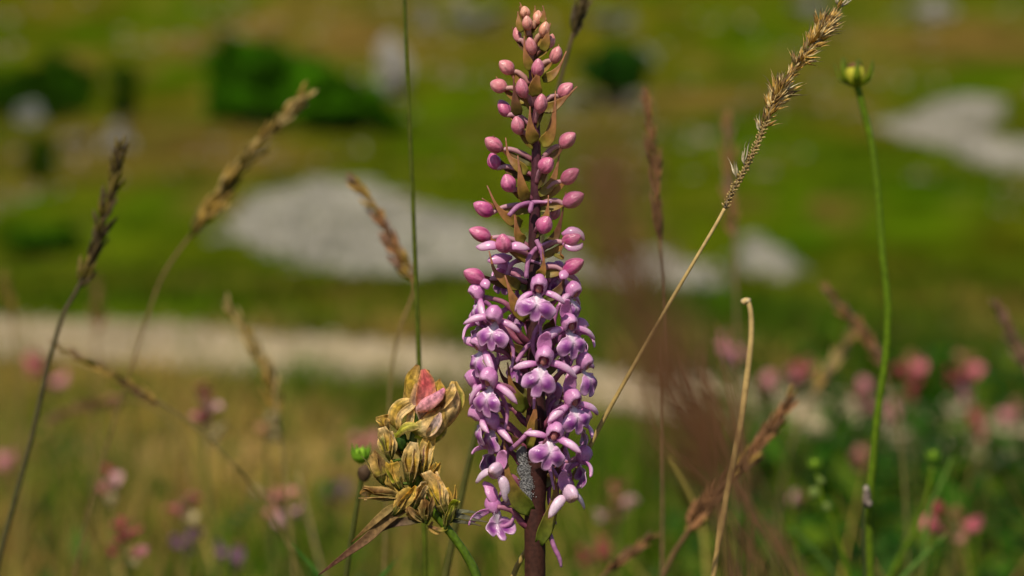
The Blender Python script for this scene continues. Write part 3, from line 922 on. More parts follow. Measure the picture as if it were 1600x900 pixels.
BRC = [(0.20, 0.19, 0.022), (0.26, 0.17, 0.025), (0.30, 0.13, 0.035), (0.33, 0.13, 0.055), (0.36, 0.14, 0.08)]
BRD = [(0.10, 0.10, 0.015), (0.12, 0.08, 0.018), (0.14, 0.05, 0.022), (0.13, 0.035, 0.025), (0.20, 0.06, 0.04)]
BRG = [(0.11, 0.15, 0.014), (0.14, 0.15, 0.016), (0.20, 0.13, 0.022), (0.27, 0.12, 0.035), (0.30, 0.14, 0.07)]
def bract(pts, w, cols=BRC, hint=(0, -1, 0.1), cup=0.45):
    """pts: (column, row, dz) from the base on the stem to the tip"""
    q = [OP(*p) for p in pts]
    MB().add(blade(q, [w * 0.55 * K, w * K, w * 0.92 * K, w * 0.62 * K, w * 0.32 * K, w * 0.16 * K, 0.9 * K], 1.5 * K, cols, hint, cup, 10, 5, 0.03)).build('bract', M_BRACT, ORCHID)
def auto_bract(px, py, dz, att, tone=0):
    sx = stem_x(py + att + 6)
    s = 1 if px > sx else -1
    if abs(px - sx) < 8: s = random.choice((-1, 1))
    base = (sx + (px - sx) * 0.1, py + att + 8, dz * 0.1)
    f = random.uniform(0.75, 1.05)
    mid = (sx + (px - sx) * 0.55 + s * 2, py + att * 0.55 + 6, dz * 0.6 + 3)
    tip = (sx + (px - sx) * 0.95 + s * random.uniform(2, 10), py - random.uniform(6, 20) * f, dz * 0.8 + 6 * (1 if dz > 0 else -1))
    bract([base, mid, ((mid[0] + tip[0]) / 2 + s * 3, (mid[1] + tip[1]) / 2, (mid[2] + tip[2]) / 2), tip], random.uniform(6.5, 8.5), random.choice([BRC, BRC, BRD]), (s * -0.5, -0.8, 0.3))

random.seed(5)
for a in [
    (820, 19, 17, 19, -0.1, 1, -3, 1.0, 16), (840, 27, 17, 23, 0.15, 1, 2, 1.0, 18), (824, 36, 18, 23, -0.1, 1, -14, .85, 20), (851, 46, 19, 25, 0.2, 1, -8, .95, 22), (808, 54, 14, 24, -0.2, 1, 4, .6, 22),
    (861, 64, 14, 24, 0.2, 1, 10, .8, 22), (830, 72, 19, 28, -0.25, 1, -20, .7, 24), (869, 86, 21, 28, 0.35, 1, -4, .7, 24), (841, 106, 21, 29, 0.0, 1, -26, .5, 26), (791, 105, 25, 28, -0.8, .7, -2, .7, 26),
    (779, 134, 25, 28, -1, .35, 4, .65, 24), (816, 138, 23, 31, -0.2, 1, -26, .45, 28), (845, 162, 23, 31, 0.1, 1, -32, .35, 30), (884, 141, 25, 29, 0.8, .8, -2, .5, 28), (787, 169, 23, 29, -0.5, 1, 18, .2, 28),
    (809, 196, 23, 29, -0.2, 1, -24, .3, 28), (771, 226, 26, 32, -0.9, .7, -6, .35, 24), (772, 252, 23, 28, -0.4, 1, 22, .1, 22), (887, 219, 25, 32, 0.8, .75, -4, .3, 34), (854, 258, 26, 28, 0.5, .6, -34, .1, 28),
    (794, 286, 26, 29, -0.3, 1, -30, .1, 26), (891, 275, 25, 34, 0.8, .65, -8, .2, 32), (896, 312, 26, 37, 0.9, .5, -12, .15, 8), (755, 326, 26, 35, -0.85, .5, -10, .15, -4), (867, 332, 19, 25, 0.5, 1, 20, .1, 20),
    (851, 351, 27, 29, 0.3, .7, -38, .05, 10), (750, 366, 25, 37, -1, .45, -8, .1, 20), (896, 416, 27, 37, 0.9, .55, -14, .2, 6), (741, 432, 27, 37, -0.9, .5, -12, .15, 10)]:
    bud(*a)
# buds just breaking open: the first sepals spread beside them
def opening(px, py, dz, w, h, dx, dy, seps):
    bud(px, py, w, h, dx, dy, dz, 0.05, 22)
    for (pts, ww) in seps:
        q = [OP(*p) for p in pts]
        MB().add(blade(q, [3 * K, ww * K, ww * K, ww * 0.7 * K, 1.5 * K], 1.8 * K, [petal_col(0.2), petal_col(0.8), (0.82, 0.58, 0.72), petal_col(0.4)], (0, -0.8, 0.6), -0.35, 12, 4, 0.02, 0, petal_col(0.2))).build('sepal', M_PETAL, ORCHID)
opening(787, 380, -52, 28, 30, -0.15, 1, [([(783, 386, -46), (768, 382, -52), (752, 385, -50), (744, 386, -46)], 8.5), ([(792, 386, -46), (806, 383, -52), (820, 386, -48), (827, 389, -42)], 8)])
opening(893, 374, -18, 24, 32, 0.8, 0.3, [([(878, 366, -18), (893, 360, -22), (908, 366, -20), (913, 376, -16)], 8), ([(880, 380, -18), (893, 386, -22), (905, 385, -20), (910, 380, -16)], 7)])
for (pts, ww) in [([(885, 422, -16), (880, 430, -24), (876, 436, -26)], 8), ([(872, 425, 6), (880, 438, 4), (893, 446, 4)], 6), ([(752, 436, -14), (759, 444, -22), (762, 452, -22)], 8),
                  ([(800, 402, 16), (785, 403, 10), (768, 406, 8), (762, 408, 8)], 9), ([(868, 412, 10), (855, 420, 6), (860, 440, 4)], 9)]:
    q = [OP(*p) for p in pts]
    MB().add(blade(q, [3 * K, ww * K, ww * K, ww * 0.7 * K, 1.5 * K], 1.8 * K, [petal_col(0.1), petal_col(0.5), petal_col(0.6), petal_col(0.3)], (0, -0.9, 0.4), -0.3, 12, 4, 0.02)).build('sepal', M_PETAL, ORCHID)
# loose spurs crossing the stem
for pts in [[(828, 330, -20), (831, 318, -26), (829, 328, -30), (828, 333, -30)], [(795, 337, -30), (810, 322, -24), (835, 316, -10), (862, 316, -14)], [(838, 375, -26), (846, 392, -30), (848, 410, -28)],
            [(822, 435, -34), (826, 405, -34), (838, 388, -22), (862, 376, -16)], [(793, 430, -14), (800, 412, -22), (818, 406, -12), (845, 412, -10)], [(850, 498, -30), (836, 520, -36), (833, 545, -32), (838, 560, -28)],
            [(806, 567, -30), (825, 540, -28), (850, 520, -22), (872, 510, -22)], [(797, 703, -26), (812, 690, -30), (828, 672, -24), (840, 655, -16)], [(845, 690, -20), (852, 712, -22), (866, 738, -18), (876, 750, -14)],
            [(857, 828, -12), (866, 855, -16), (874, 872, -16), (877, 886, -14)], [(772, 800, -4), (782, 822, -8), (797, 818, -8), (805, 800, -6)]]:
    q = [OP(*p) for p in pts]
    MB().add(tube(q, [3.6 * K, 3.9 * K, 3.6 * K, 1.9 * K], [(0.50, 0.22, 0.40), (0.42, 0.15, 0.33), (0.55, 0.27, 0.46)], 8)).build('spur', M_BRACT, ORCHID)

for pts, w, c in [
    ([(822, 312, -16), (817, 298, -26), (812, 270, -26), (809, 243, -22)], 10, BRC), ([(815, 350, -4), (797, 343, -12), (778, 325, -14), (761, 290, -12)], 10, BRC), ([(820, 376, -20), (810, 370, -28), (806, 350, -28), (803, 325, -26)], 9, BRC),
    ([(812, 447, -6), (793, 440, -18), (774, 425, -18), (764, 392, -16)], 11, BRC), ([(822, 500, -16), (806, 478, -26), (797, 455, -26), (789, 430, -24)], 11, BRC), ([(824, 270, -8), (808, 258, -10), (795, 244, -6), (790, 215, -4)], 9, BRC),
    ([(845, 225, -6), (858, 215, -12), (866, 180, -14), (868, 142, -12)], 11, BRC), ([(836, 222, -20), (830, 210, -28), (828, 190, -28), (828, 166, -26)], 11, BRC), ([(838, 150, -18), (836, 135, -26), (840, 118, -28), (842, 98, -28)], 11, BRC),
    ([(848, 125, -10), (862, 118, -14), (874, 104, -12), (885, 80, -10)], 8, BRC), ([(830, 110, -14), (824, 95, -18), (820, 80, -18), (819, 56, -18)], 8, BRC), ([(846, 172, -8), (866, 166, -12), (884, 152, -10), (902, 135, -8)], 9, BRC),
    ([(810, 180, -12), (806, 165, -20), (804, 145, -20), (802, 118, -18)], 9, BRD), ([(848, 80, -8), (853, 66, -12), (856, 52, -12), (860, 36, -10)], 8, BRC), ([(816, 50, -8), (811, 38, -10), (810, 26, -8), (809, 18, -8)], 6, BRC),
    ([(846, 36, -4), (849, 28, -4), (850, 18, -4), (848, 9, -4)], 5, BRC), ([(816, 26, 0), (815, 16, 0), (814, 8, 0), (812, 4, 0)], 4, BRC), ([(835, 30, 2), (836, 22, 2), (836, 14, 2), (836, 9, 2)], 4, BRC),
    ([(842, 305, -6), (860, 290, -4), (870, 262, 0), (875, 235, 2)], 8, BRC), ([(846, 388, -6), (866, 372, -4), (876, 345, -4), (884, 300, -4)], 8, BRD), ([(845, 345, -16), (853, 340, -22), (856, 325, -22), (857, 305, -20)], 7, BRC),
    ([(840, 432, -22), (848, 425, -34), (850, 410, -34), (846, 385, -32)], 8, BRC), ([(866, 398, -16), (880, 402, -22), (876, 396, -24), (888, 368, -22)], 4, BRC), ([(852, 470, -10), (872, 455, -8), (880, 440, -6), (884, 420, -6)], 8, BRD),
    ([(824, 552, -8), (800, 545, -16), (775, 530, -20), (760, 525, -20)], 10, BRD), ([(815, 575, -16), (806, 568, -24), (800, 555, -26), (794, 540, -26)], 6, BRC), ([(845, 520, -14), (862, 508, -20), (864, 500, -26), (865, 498, -30)], 8, BRD),
    ([(822, 640, -14), (806, 622, -26), (798, 600, -26), (793, 566, -26)], 13, BRG), ([(828, 700, -20), (832, 665, -26), (836, 640, -26), (833, 612, -26)], 9, BRC), ([(824, 700, -6), (800, 690, -14), (780, 668, -18), (760, 636, -18)], 10, BRD),
    ([(830, 800, -14), (808, 778, -26), (793, 740, -30), (787, 676, -26)], 15, BRG), ([(842, 850, -14), (858, 812, -24), (868, 768, -26), (854, 708, -24)], 12, BRG), ([(848, 590, -8), (868, 570, -8), (880, 560, -6), (886, 540, -6)], 7, BRD),
    ([(846, 665, -8), (866, 655, -4), (872, 640, -4), (880, 612, -4)], 9, BRD), ([(826, 620, -4), (802, 604, -2), (786, 590, 0), (778, 570, 0)], 9, BRD), ([(848, 760, -4), (862, 745, -4), (872, 730, -4), (880, 712, -6)], 9, BRD),
    ([(842, 742, 8), (862, 722, 10), (876, 705, 10), (884, 690, 10)], 10, BRD)]:
    bract(pts, w, c)

# the grey fuzzy clump caught between bract and stem
random.seed(3)
fb = MB()
cen = [OP(816, 712, -15), OP(819, 735, -16), OP(823, 758, -16), OP(826, 778, -15)]
for i, (c, r) in enumerate(zip(cen, (9, 11, 10, 6))):
    fb.add(blob(c, (r * K, 4 * K, 15 * K), (0.16, 0.15, 0.15), 12, 8, 0.3, None, i))
for _ in range(620):
    t = random.random()
    a = cen[0].lerp(cen[3], t)
    r = (7.5 + 4 * math.sin(t * 3.0))
    x = random.gauss(0, 0.5) * r
    p = a + Vector((x * K, -(5.2 - 0.03 * x * x) * K + random.uniform(-2.0, 0) * K, random.uniform(-8, 8) * K))
    s = random.uniform(0.5, 1.2) * K
    q = OCT_V * s + np.array(p)
    fb.add((q, [tuple(t) for t in OCT_F], np.array((0.34, 0.335, 0.34)) * random.uniform(0.55, 1.35)))
FR = thing('froth_clump', 'grey granular fuzzy clump stuck between stem and lowest left bract', 'froth', OP(819, 740, -8))
fb.build('bubbles', M_FROTH, FR, False)

# ------------------------------------------------------------------ grasses
def root(p, lean=(0, 0)):
    x, y = p.x + lean[0], p.y + lean[1]
    return Vector((x, y, ground_z(x, y) - 0.004))

def spikelet_mesh(seed, col, tipcol, fat=1.0, n=4, awn=0.0, spread=0.16):
    random.seed(seed)
    m = MB()
    for i in range(n):
        s = -1 if i % 2 else 1
        z0 = i * 0.14
        L = 0.62 - i * 0.02
        off = s * (0.03 + 0.01 * i)
        out = s * spread * random.uniform(0.6, 1.2)
        d = random.uniform(-0.05, 0.05)
        cj = random.uniform(0.75, 1.2)
        pts = [(off * 0.3, d * 0.3, z0), (off + out * 0.5, d, z0 + L * 0.35), (off + out * 0.8, d, z0 + L * 0.75), (off + out * 0.9 + s * awn * 0.1, d, z0 + L + awn)]
        m.add(blade(pts, [0.03 * fat, 0.085 * fat, 0.075 * fat, 0.03 * fat, 0.006], 0.03 * fat, [np.array(col) * cj * 0.8, np.array(col) * cj, np.array(tipcol) * cj], (s * 0.5, -1 if i % 3 else 1, 0), 0.45, 7, 2))
    return m.mesh('spikelet', M_STRAW)
SPK = {}
TONE = {
    'dark': ((0.075, 0.050, 0.018), (0.13, 0.09, 0.03)), 'gold': ((0.40, 0.25, 0.05), (0.55, 0.36, 0.10)), 'rust': ((0.34, 0.16, 0.065), (0.48, 0.25, 0.11)),
    'straw': ((0.46, 0.33, 0.12), (0.58, 0.43, 0.19)), 'brown': ((0.17, 0.085, 0.035), (0.26, 0.13, 0.05)), 'mauve': ((0.27, 0.15, 0.10), (0.34, 0.20, 0.13)), 'olive': ((0.16, 0.12, 0.02), (0.32, 0.22, 0.05))}
def spk(tone, i, **kw):
    k = (tone, i)
    if k not in SPK:
        st = random.getstate(); SPK[k] = spikelet_mesh(i * 7 + len(tone), *TONE[tone], **kw); random.setstate(st)
    return SPK[k]

def along(path, t):
    L = [0.0]
    for a, b in zip(path, path[1:]): L.append(L[-1] + (b - a).length)
    s = t * L[-1]
    for i in range(len(path) - 1):
        if L[i + 1] >= s or i == len(path) - 2:
            f = (s - L[i]) / max(L[i + 1] - L[i], 1e-9)
            return path[i].lerp(path[i + 1], f), (path[i + 1] - path[i]).normalized()

def grass(label, head, culm, depth, tone, n=24, slen=34, ang=14, r=(2.2, 3.6), ccol=((0.20, 0.13, 0.05), (0.15, 0.11, 0.035)), tones=None, fall=0, lean=(0, 0), bare=0.0, group='grass stems with seed heads', wid=1.0):
    """head: photo points from the tip down to where the culm begins; culm: on down; both at a distance of depth metres"""
    hp = [P(*q, depth) for q in head]; cp = [P(*q, depth) for q in culm]
    s = depth / FPX
    last = cp[-1] if cp else hp[-1]
    prev = cp[-2] if len(cp) > 1 else hp[-1] if cp else hp[-2]
    dirn = (last - prev).normalized()
    k = (last.z - 0.02) / max(0.3, -dirn.z) * 0.55
    rt = root(last + Vector((dirn.x, dirn.y, 0)) * min(k, 0.12), lean)
    low = last.lerp(rt, 0.5) + Vector((dirn.x, dirn.y, 0)) * 0.01
    t = thing('wild_grass', label, 'grass', rt, group)
    full = [rt, low] + cp[::-1] + hp[::-1]
    MB().add(tube(full, [r[1] * s * 1.2, r[1] * s, (r[0] + r[1]) / 2 * s, r[0] * s, r[0] * 0.5 * s], [ccol[1], ccol[1], ccol[0], TONE[tone][0]], 7)).build('culm', M_CULM, t)
    axis = smooth_path(hp[::-1], 6)
    for i in range(n):
        f = bare + (1 - bare) * (i + 0.5) / n
        p, d = along(axis, min(f, 0.999))
        az = i * 2.4 + random.uniform(-0.4, 0.4)
        side = d.orthogonal().normalized()
        side = Matrix.Rotation(az, 3, d) @ side
        a = math.radians(ang * random.uniform(0.5, 1.3))
        dirv = d * math.cos(a) + side * math.sin(a)
        if fall: dirv = (dirv + Vector((0, 0, -fall * random.random()))).normalized()
        L = slen * s * random.uniform(0.8, 1.15) * (1.0 - 0.35 * f)
        R = dirv.to_track_quat('Z', 'Y').to_matrix().to_4x4() @ Matrix.Rotation(random.random() * 6.28, 4, 'Z')
        tn = random.choice(tones) if tones else tone
        M = Matrix.Translation(p + side * r[0] * s * 0.7) @ R @ Matrix.Diagonal((L * wid, L * wid, L, 1))
        put('spikelet', spk(tn, i % 3), t, M)
    return t

random.seed(31)
grass('dark brown slender grass head at far left, curving stem to the corner', [(187, 232), (180, 275), (165, 330), (146, 395), (122, 450)], [(100, 490), (78, 560), (48, 690), (0, 868), (-12, 930)], 0.565, 'dark', 34, 46, 13, (3, 4.6), ((0.075, 0.055, 0.03), (0.06, 0.055, 0.02)), ['dark', 'dark', 'olive'], wid=1.2)
grass('golden arching grass head in front of the widest shrub', [(474, 152), (440, 186), (405, 225), (365, 275), (330, 330), (290, 378)], [(255, 430), (232, 490), (200, 590), (160, 720), (125, 860)], 0.65, 'gold', 34, 54, 11, (1.8, 2.2), ((0.20, 0.11, 0.05), (0.15, 0.10, 0.035)), ['gold', 'gold', 'straw', 'olive'], wid=1.2)
grass('rusty brown grass head leaning left before the largest scree', [(551, 284), (580, 318), (604, 362), (628, 410), (648, 447)], [(640, 475), (626, 510), (612, 580), (606, 720), (600, 900)], 0.60, 'rust', 24, 44, 12, (2.2, 2.4), ((0.26, 0.15, 0.06), (0.16, 0.12, 0.04)), ['rust', 'gold', 'mauve'], wid=1.3)
grass('thin grass head lying nearly level below the path at left', [(90, 541), (130, 560), (175, 585), (220, 612), (258, 634)], [(310, 672), (365, 725), (410, 780), (450, 850), (480, 930)], 0.63, 'olive', 18, 36, 9, (2, 2), ((0.15, 0.11, 0.04), (0.14, 0.11, 0.03)), ['brown', 'gold', 'olive'])
grass('straw coloured drooping grass head left of the withered flower', [(360, 482), (385, 520), (405, 555), (425, 600), (434, 650)], [(440, 700), (450, 780), (462, 930)], 0.70, 'straw', 22, 46, 13, (2.5, 2.6), ((0.33, 0.24, 0.10), (0.20, 0.15, 0.05)), ['straw', 'straw', 'gold'])
grass('brown upright grass head right of the orchid buds', [(1010, 152), (1016, 205), (1022, 260), (1026, 320), (1030, 385)], [(1034, 440), (1037, 560), (1036, 720), (1034, 920)], 0.60, 'rust', 30, 46, 11, (2.2, 2.2), ((0.20, 0.10, 0.05), (0.17, 0.10, 0.05)), ['rust', 'brown', 'brown'])
grass('faint mauve grass head behind the sharp dry grass head', [(1136, 190), (1138, 245), (1142, 310), (1147, 380)], [(1150, 460), (1152, 640), (1150, 900)], 0.84, 'mauve', 22, 44, 10, (2, 2), ((0.20, 0.13, 0.07), (0.16, 0.11, 0.05)), ['mauve', 'rust'])
grass('dark grass head cut by the top edge beside the orchid tip', [(940, -95), (925, -50), (912, -5), (902, 30), (893, 62)], [(880, 108), (868, 160), (856, 240), (846, 420), (842, 700), (846, 930)], 0.545, 'dark', 26, 44, 10, (3, 3.4), ((0.09, 0.06, 0.03), (0.07, 0.05, 0.03)), ['dark', 'dark', 'brown'])
grass('thick brown grass head slanting across the lower right', [(1232, 628), (1205, 668), (1170, 712), (1130, 755), (1095, 800), (1070, 838)], [(1052, 866), (1036, 900), (1020, 940)], 0.585, 'brown', 44, 56, 6, (4, 4.2), ((0.14, 0.07, 0.03), (0.12, 0.07, 0.03)), ['brown', 'gold', 'brown', 'rust'])
grass('short brown grass tip low at the bottom right of the orchid', [(1014, 842), (990, 860), (965, 880), (940, 902)], [(920, 925), (905, 950)], 0.60, 'rust', 16, 36, 11, (2.5, 2.6), ((0.16, 0.09, 0.04), (0.12, 0.08, 0.03)), ['rust', 'brown'])
grass('mauve brown grass head leaning left against the tall green bud stem', [(1298, 460), (1320, 485), (1345, 515), (1366, 548), (1382, 580)], [(1396, 630), (1410, 720), (1420, 920)], 0.74, 'mauve', 22, 40, 10, (2.2, 2.2), ((0.22, 0.14, 0.07), (0.14, 0.12, 0.04)), ['mauve', 'rust', 'brown'])
grass('faint tan grass head leaning right beneath the mauve brown one', [(1338, 512), (1315, 548), (1292, 585), (1268, 622)], [(1250, 660), (1225, 740), (1205, 920)], 0.92, 'mauve', 20, 40, 9, (2, 2), ((0.24, 0.16, 0.08), (0.16, 0.12, 0.05)), ['mauve', 'straw', 'gold'])
grass('mauve grass head entering at the right edge above the red flowers', [(1563, 486), (1578, 515), (1592, 545), (1606, 580)], [(1620, 640), (1635, 760), (1645, 930)], 0.74, 'mauve', 18, 40, 9, (2.4, 2.4), ((0.26, 0.17, 0.09), (0.16, 0.12, 0.05)), ['mauve', 'mauve', 'brown'])
grass('pale faint grass head far left edge below the low dark bushlet', [(8, 440), (14, 470), (22, 505)], [(30, 600), (36, 900)], 1.1, 'olive', 12, 34, 9, (1.8, 1.8), ((0.22, 0.15, 0.05), (0.14, 0.11, 0.04)), ['olive', 'gold'])
grass('reddish grass blurred behind the far left stems', [(150, 440), (152, 480), (150, 520)], [(150, 600), (146, 900)], 1.3, 'mauve', 12, 34, 9, (1.8, 1.8), ((0.20, 0.12, 0.05), (0.14, 0.11, 0.04)), ['rust', 'olive'])
grass('reddish brown grass head lying low among the left pink flowers', [(80, 655), (120, 640), (165, 628), (205, 622)], [(250, 640), (290, 700), (320, 900)], 1.0, 'rust', 16, 40, 9, (1.8, 1.8), ((0.20, 0.12, 0.05), (0.14, 0.11, 0.04)), ['rust', 'brown'])

# bare stems
def stem_thing(label, pts, depth, r, cols, name='wild_grass', cat='grass', group='bare grass stems', knob=None, lean=(0, 0)):
    pp = [P(*q, depth) for q in pts]
    s = depth / FPX
    rt = root(pp[-1] + (pp[-1] - pp[-2]) * 0.5, lean)
    t = thing(name, label, cat, rt, group)
    full = [rt, pp[-1].lerp(rt, 0.5)] + pp[::-1]
    MB().add(tube(full, [x * s for x in r][::-1], cols[::-1], 9)).build('culm', M_CULM, t)
    return t, s
t, s = stem_thing('very thin dark green stem rising through the whole photo left of the orchid', [(630, -60), (634, 60), (640, 200), (646, 340), (651, 470), (656, 600), (661, 760), (665, 930)], 0.515, [3, 3.4, 3.8, 4.2, 4.6], [(0.065, 0.08, 0.006), (0.065, 0.085, 0.006)])
t, s = stem_thing('dark green stem slanting behind the lowest left orchid flowers', [(790, 500), (765, 610), (740, 690), (722, 770), (700, 880), (690, 940)], 0.515, [3.5, 4.5, 5.6, 6, 6.2], [(0.06, 0.06, 0.015), (0.075, 0.075, 0.014)])
t, s = stem_thing('pale straw bare stem with a nodding bent tip at lower right', [(1160, 474), (1167, 469), (1172, 482), (1174, 520), (1167, 590), (1155, 670), (1143, 730), (1130, 800), (1116, 892), (1108, 940)], 0.495, [4.5, 3.6, 4.2, 5, 5.2, 5, 4, 3.2, 3], [(0.48, 0.34, 0.15), (0.42, 0.29, 0.11), (0.38, 0.25, 0.09), (0.26, 0.16, 0.05)])
MB().add(blob(P(1166, 470, 0.495), (7 * s, 5 * s, 4.5 * s), (0.46, 0.36, 0.20), 10, 7, 0.5, None, 2)).build('node', M_CULM, t)
t, s = stem_thing('thin pale dry stem leaning at the bottom left below the straw grass head', [(466, 740), (478, 790), (492, 850), (505, 900), (512, 940)], 0.80, [2, 2.5, 3], [(0.30, 0.22, 0.10), (0.26, 0.19, 0.08)])
t, s = stem_thing('yellowish dry stem slanting in the grass right of the orchid', [(1052, 715), (1068, 745), (1085, 780), (1098, 830), (1104, 900)], 0.85, [3, 3.5, 3], [(0.36, 0.30, 0.06), (0.28, 0.26, 0.05)])

# the sharp dry grass head: every spikelet its own piece
random.seed(77)
D0 = 0.452
headp = [(1132, 326), (1146, 296), (1165, 262), (1188, 213), (1205, 172), (1222, 136), (1244, 105), (1268, 72), (1290, 42), (1312, 10)]
culmp = [(1122, 345), (1085, 408), (1040, 484), (990, 572), (945, 652), (912, 716), (880, 770), (840, 836), (800, 905)]
hp = [P(*q, D0) for q in headp]
cpts = [P(*q, D0 + 0.0003 * i ** 1.5) for i, q in enumerate(culmp)]
rt = root(cpts[-1] + Vector((-0.03, 0.01, 0)))
DRYG = thing('dry_grass', 'sharp straw coloured dry grass head at upper right with half stripped spikelets', 'grass', rt, 'grass stems with seed heads')
k0 = D0 / FPX
MB().add(tube([rt, rt.lerp(cpts[-1], 0.5)] + cpts[::-1] + [hp[0]], [4.6 * k0, 4.4 * k0, 4.2 * k0, 3.8 * k0, 3.2 * k0, 2.9 * k0, 2.7 * k0],
    [(0.26, 0.19, 0.05), (0.34, 0.24, 0.075), (0.40, 0.28, 0.10), (0.46, 0.32, 0.13)], 9)).build('culm', M_CULM, DRYG)
axis = smooth_path(hp, 6)
MB().add(tube(axis, [2.6 * k0, 2.6 * k0, 2.4 * k0, 1.6 * k0], [(0.16, 0.12, 0.07), (0.24, 0.16, 0.07), (0.20, 0.13, 0.055), (0.2, 0.13, 0.05)], 7, sm=False)).build('rachis', M_CULM, DRYG)
def dry_spk(seed, cols, n, spread):
    random.seed(seed)
    m = MB()
    for i in range(n):
        a = random.random() * 6.28; e = random.uniform(0.03, spread)
        L = random.uniform(0.6, 1.0)
        d = Vector((math.cos(a) * math.sin(e), math.sin(a) * math.sin(e), math.cos(e)))
        side = Vector((math.cos(a), math.sin(a), 0))
        c0 = np.array(random.choice(cols)) * random.uniform(0.75, 1.2)
        tip = c0 * 0.6 + np.array((0.44, 0.36, 0.24)) * 0.5 if random.random() < 0.6 else np.array((0.10, 0.08, 0.055))
        z = Vector((0, 0, random.uniform(0, 0.25)))
        bend = side * random.uniform(-0.12, 0.10)
        m.add(blade([z, z + d * L * 0.35 + side * 0.05, z + d * L * 0.75 + bend * 0.4, z + d * L + bend], [0.05, 0.10, 0.075, 0.03, 0.008], 0.02, [c0 * 0.8, c0, tip], side, 0.55, 7, 2))
        if random.random() < 0.5:
            p0 = z + d * L * 0.9
            m.add(tube([p0, p0 + d * 0.2 + bend, p0 + d * 0.36 + bend * 2.4], [0.012, 0.009, 0.004], tip, 4, 2))
    return m.mesh('spikelet', M_STRAW)
CS = [(0.64, 0.39, 0.09), (0.50, 0.28, 0.06), (0.78, 0.60, 0.28), (0.28, 0.16, 0.06), (0.62, 0.37, 0.08)]
DSP = [dry_spk(s, CS, 5 + s % 4, 0.55) for s in range(6)]
PALE = [dry_spk(20 + s, [(0.66, 0.58, 0.42), (0.55, 0.46, 0.30)], 3, 0.3) for s in range(2)]
random.seed(78)
def dspk(f, az, a, L, me):
    p, d = along(axis, f)
    side = Matrix.Rotation(az, 3, d) @ Vector((0, -1, 0)).cross(d).normalized()
    dirv = d * math.cos(a) + side * math.sin(a)
    R = dirv.to_track_quat('Z', 'Y').to_matrix().to_4x4() @ Matrix.Rotation(random.random() * 6.28, 4, 'Z')
    put('spikelet', me, DRYG, Matrix.Translation(p + side * 2 * k0) @ R @ Matrix.Diagonal((L * k0 * 0.9, L * k0 * 0.9, L * k0, 1)))
# clusters along the head: (from, to, count, length, angle)
for (f0, f1, n, L, an) in [(0.37, 0.45, 7, 22, 36), (0.465, 0.555, 20, 33, 42), (0.57, 0.69, 9, 21, 34), (0.68, 0.76, 10, 27, 44), (0.78, 0.90, 24, 34, 34), (0.9, 0.985, 4, 22, 30)]:
    for i in range(n):
        f = f0 + (f1 - f0) * (i + random.random()) / n
        dspk(f, i * 2.4 + random.uniform(-0.5, 0.5), math.radians(an * random.uniform(0.35, 1.3)), L * random.uniform(0.75, 1.15), random.choice(DSP))
for (f, az, a, L) in [(0.135, 0.0, 42, 30), (0.20, 0.1, 28, 34), (0.36, 0.0, 38, 26), (0.995, 0.2, 45, 26), (0.995, 3.0, 10, 26), (0.55, 3.0, 24, 30), (0.8, 2.9, 20, 26)]:
    dspk(f, az, math.radians(a), L, random.choice(PALE))
gb = [blob((0, 0, 0), (1, 0.8, 1.3), (0.52, 0.38, 0.14), 7, 5, 0.3, None, 1), blob((0, 0, 0), (1, 0.9, 1.0), (0.36, 0.24, 0.09), 7, 5, 0.3, None, 4)]
GRAIN = [raw_mesh('seed_stub', g[0], g[1], g[2], M_STRAW) for g in gb]
for i in range(150):
    f = 0.01 + 0.42 * i / 150
    p, d = along(axis, f)
    side = Matrix.Rotation(i * 2.4, 3, d) @ d.orthogonal().normalized()
    s_ = random.uniform(1.1, 2.2) * k0
    R = (d * 0.7 + side).normalized().to_track_quat('Z', 'Y').to_matrix().to_4x4()
    put('seed_stub', random.choice(GRAIN), DRYG, Matrix.Translation(p + side * random.uniform(2.5, 6.0) * k0) @ R @ Matrix.Diagonal((s_, s_, s_ * 1.3, 1)))

# near, out-of-focus grass plume just before the lens
random.seed(12)
TONE['near'] = ((0.24, 0.11, 0.05), (0.28, 0.14, 0.07))
grass('soft brown grass plume very near the lens right of the orchid', [(940, 262), (962, 350), (992, 450), (1035, 560), (1085, 680), (1130, 790)], [(1160, 870), (1180, 950)], 0.130, 'near', 62, 140, 36, (3, 3.5), ((0.14, 0.06, 0.03), (0.12, 0.06, 0.03)), None, 0, (0, 0), 0, 'out of focus grass before the lens')
t = thing('grass_tuft', 'loose reddish brown hair-fine grass strands blurred at lower right', 'grass', root(P(1190, 960, 0.31)), 'out of focus grass before the lens')
for i in range(15):
    x0 = random.gauss(1085, 38); x1 = random.gauss(1185, 45)
    y0 = random.uniform(560, 700)
    dd = random.uniform(0.26, 0.34)
    q = [P(x1 + 30, 1000, dd), P(x1, 900, dd), P(x0 * 0.4 + x1 * 0.6 + random.gauss(0, 12), 780, dd), P(x0, y0, dd), P(x0 - random.uniform(0, 30), y0 - random.uniform(20, 80), dd)]
    rr = Vector(t['_base']) + Vector((random.gauss(0, 0.004), random.gauss(0, 0.01), 0))
    MB().add(tube([rr] + q, [0.0003, 0.00024, 0.00018, 0.00014, 0.00006], [(0.12, 0.06, 0.03), (0.15, 0.075, 0.035), (0.20, 0.10, 0.05)], 5, 4)).build('blade', M_CULM, t)

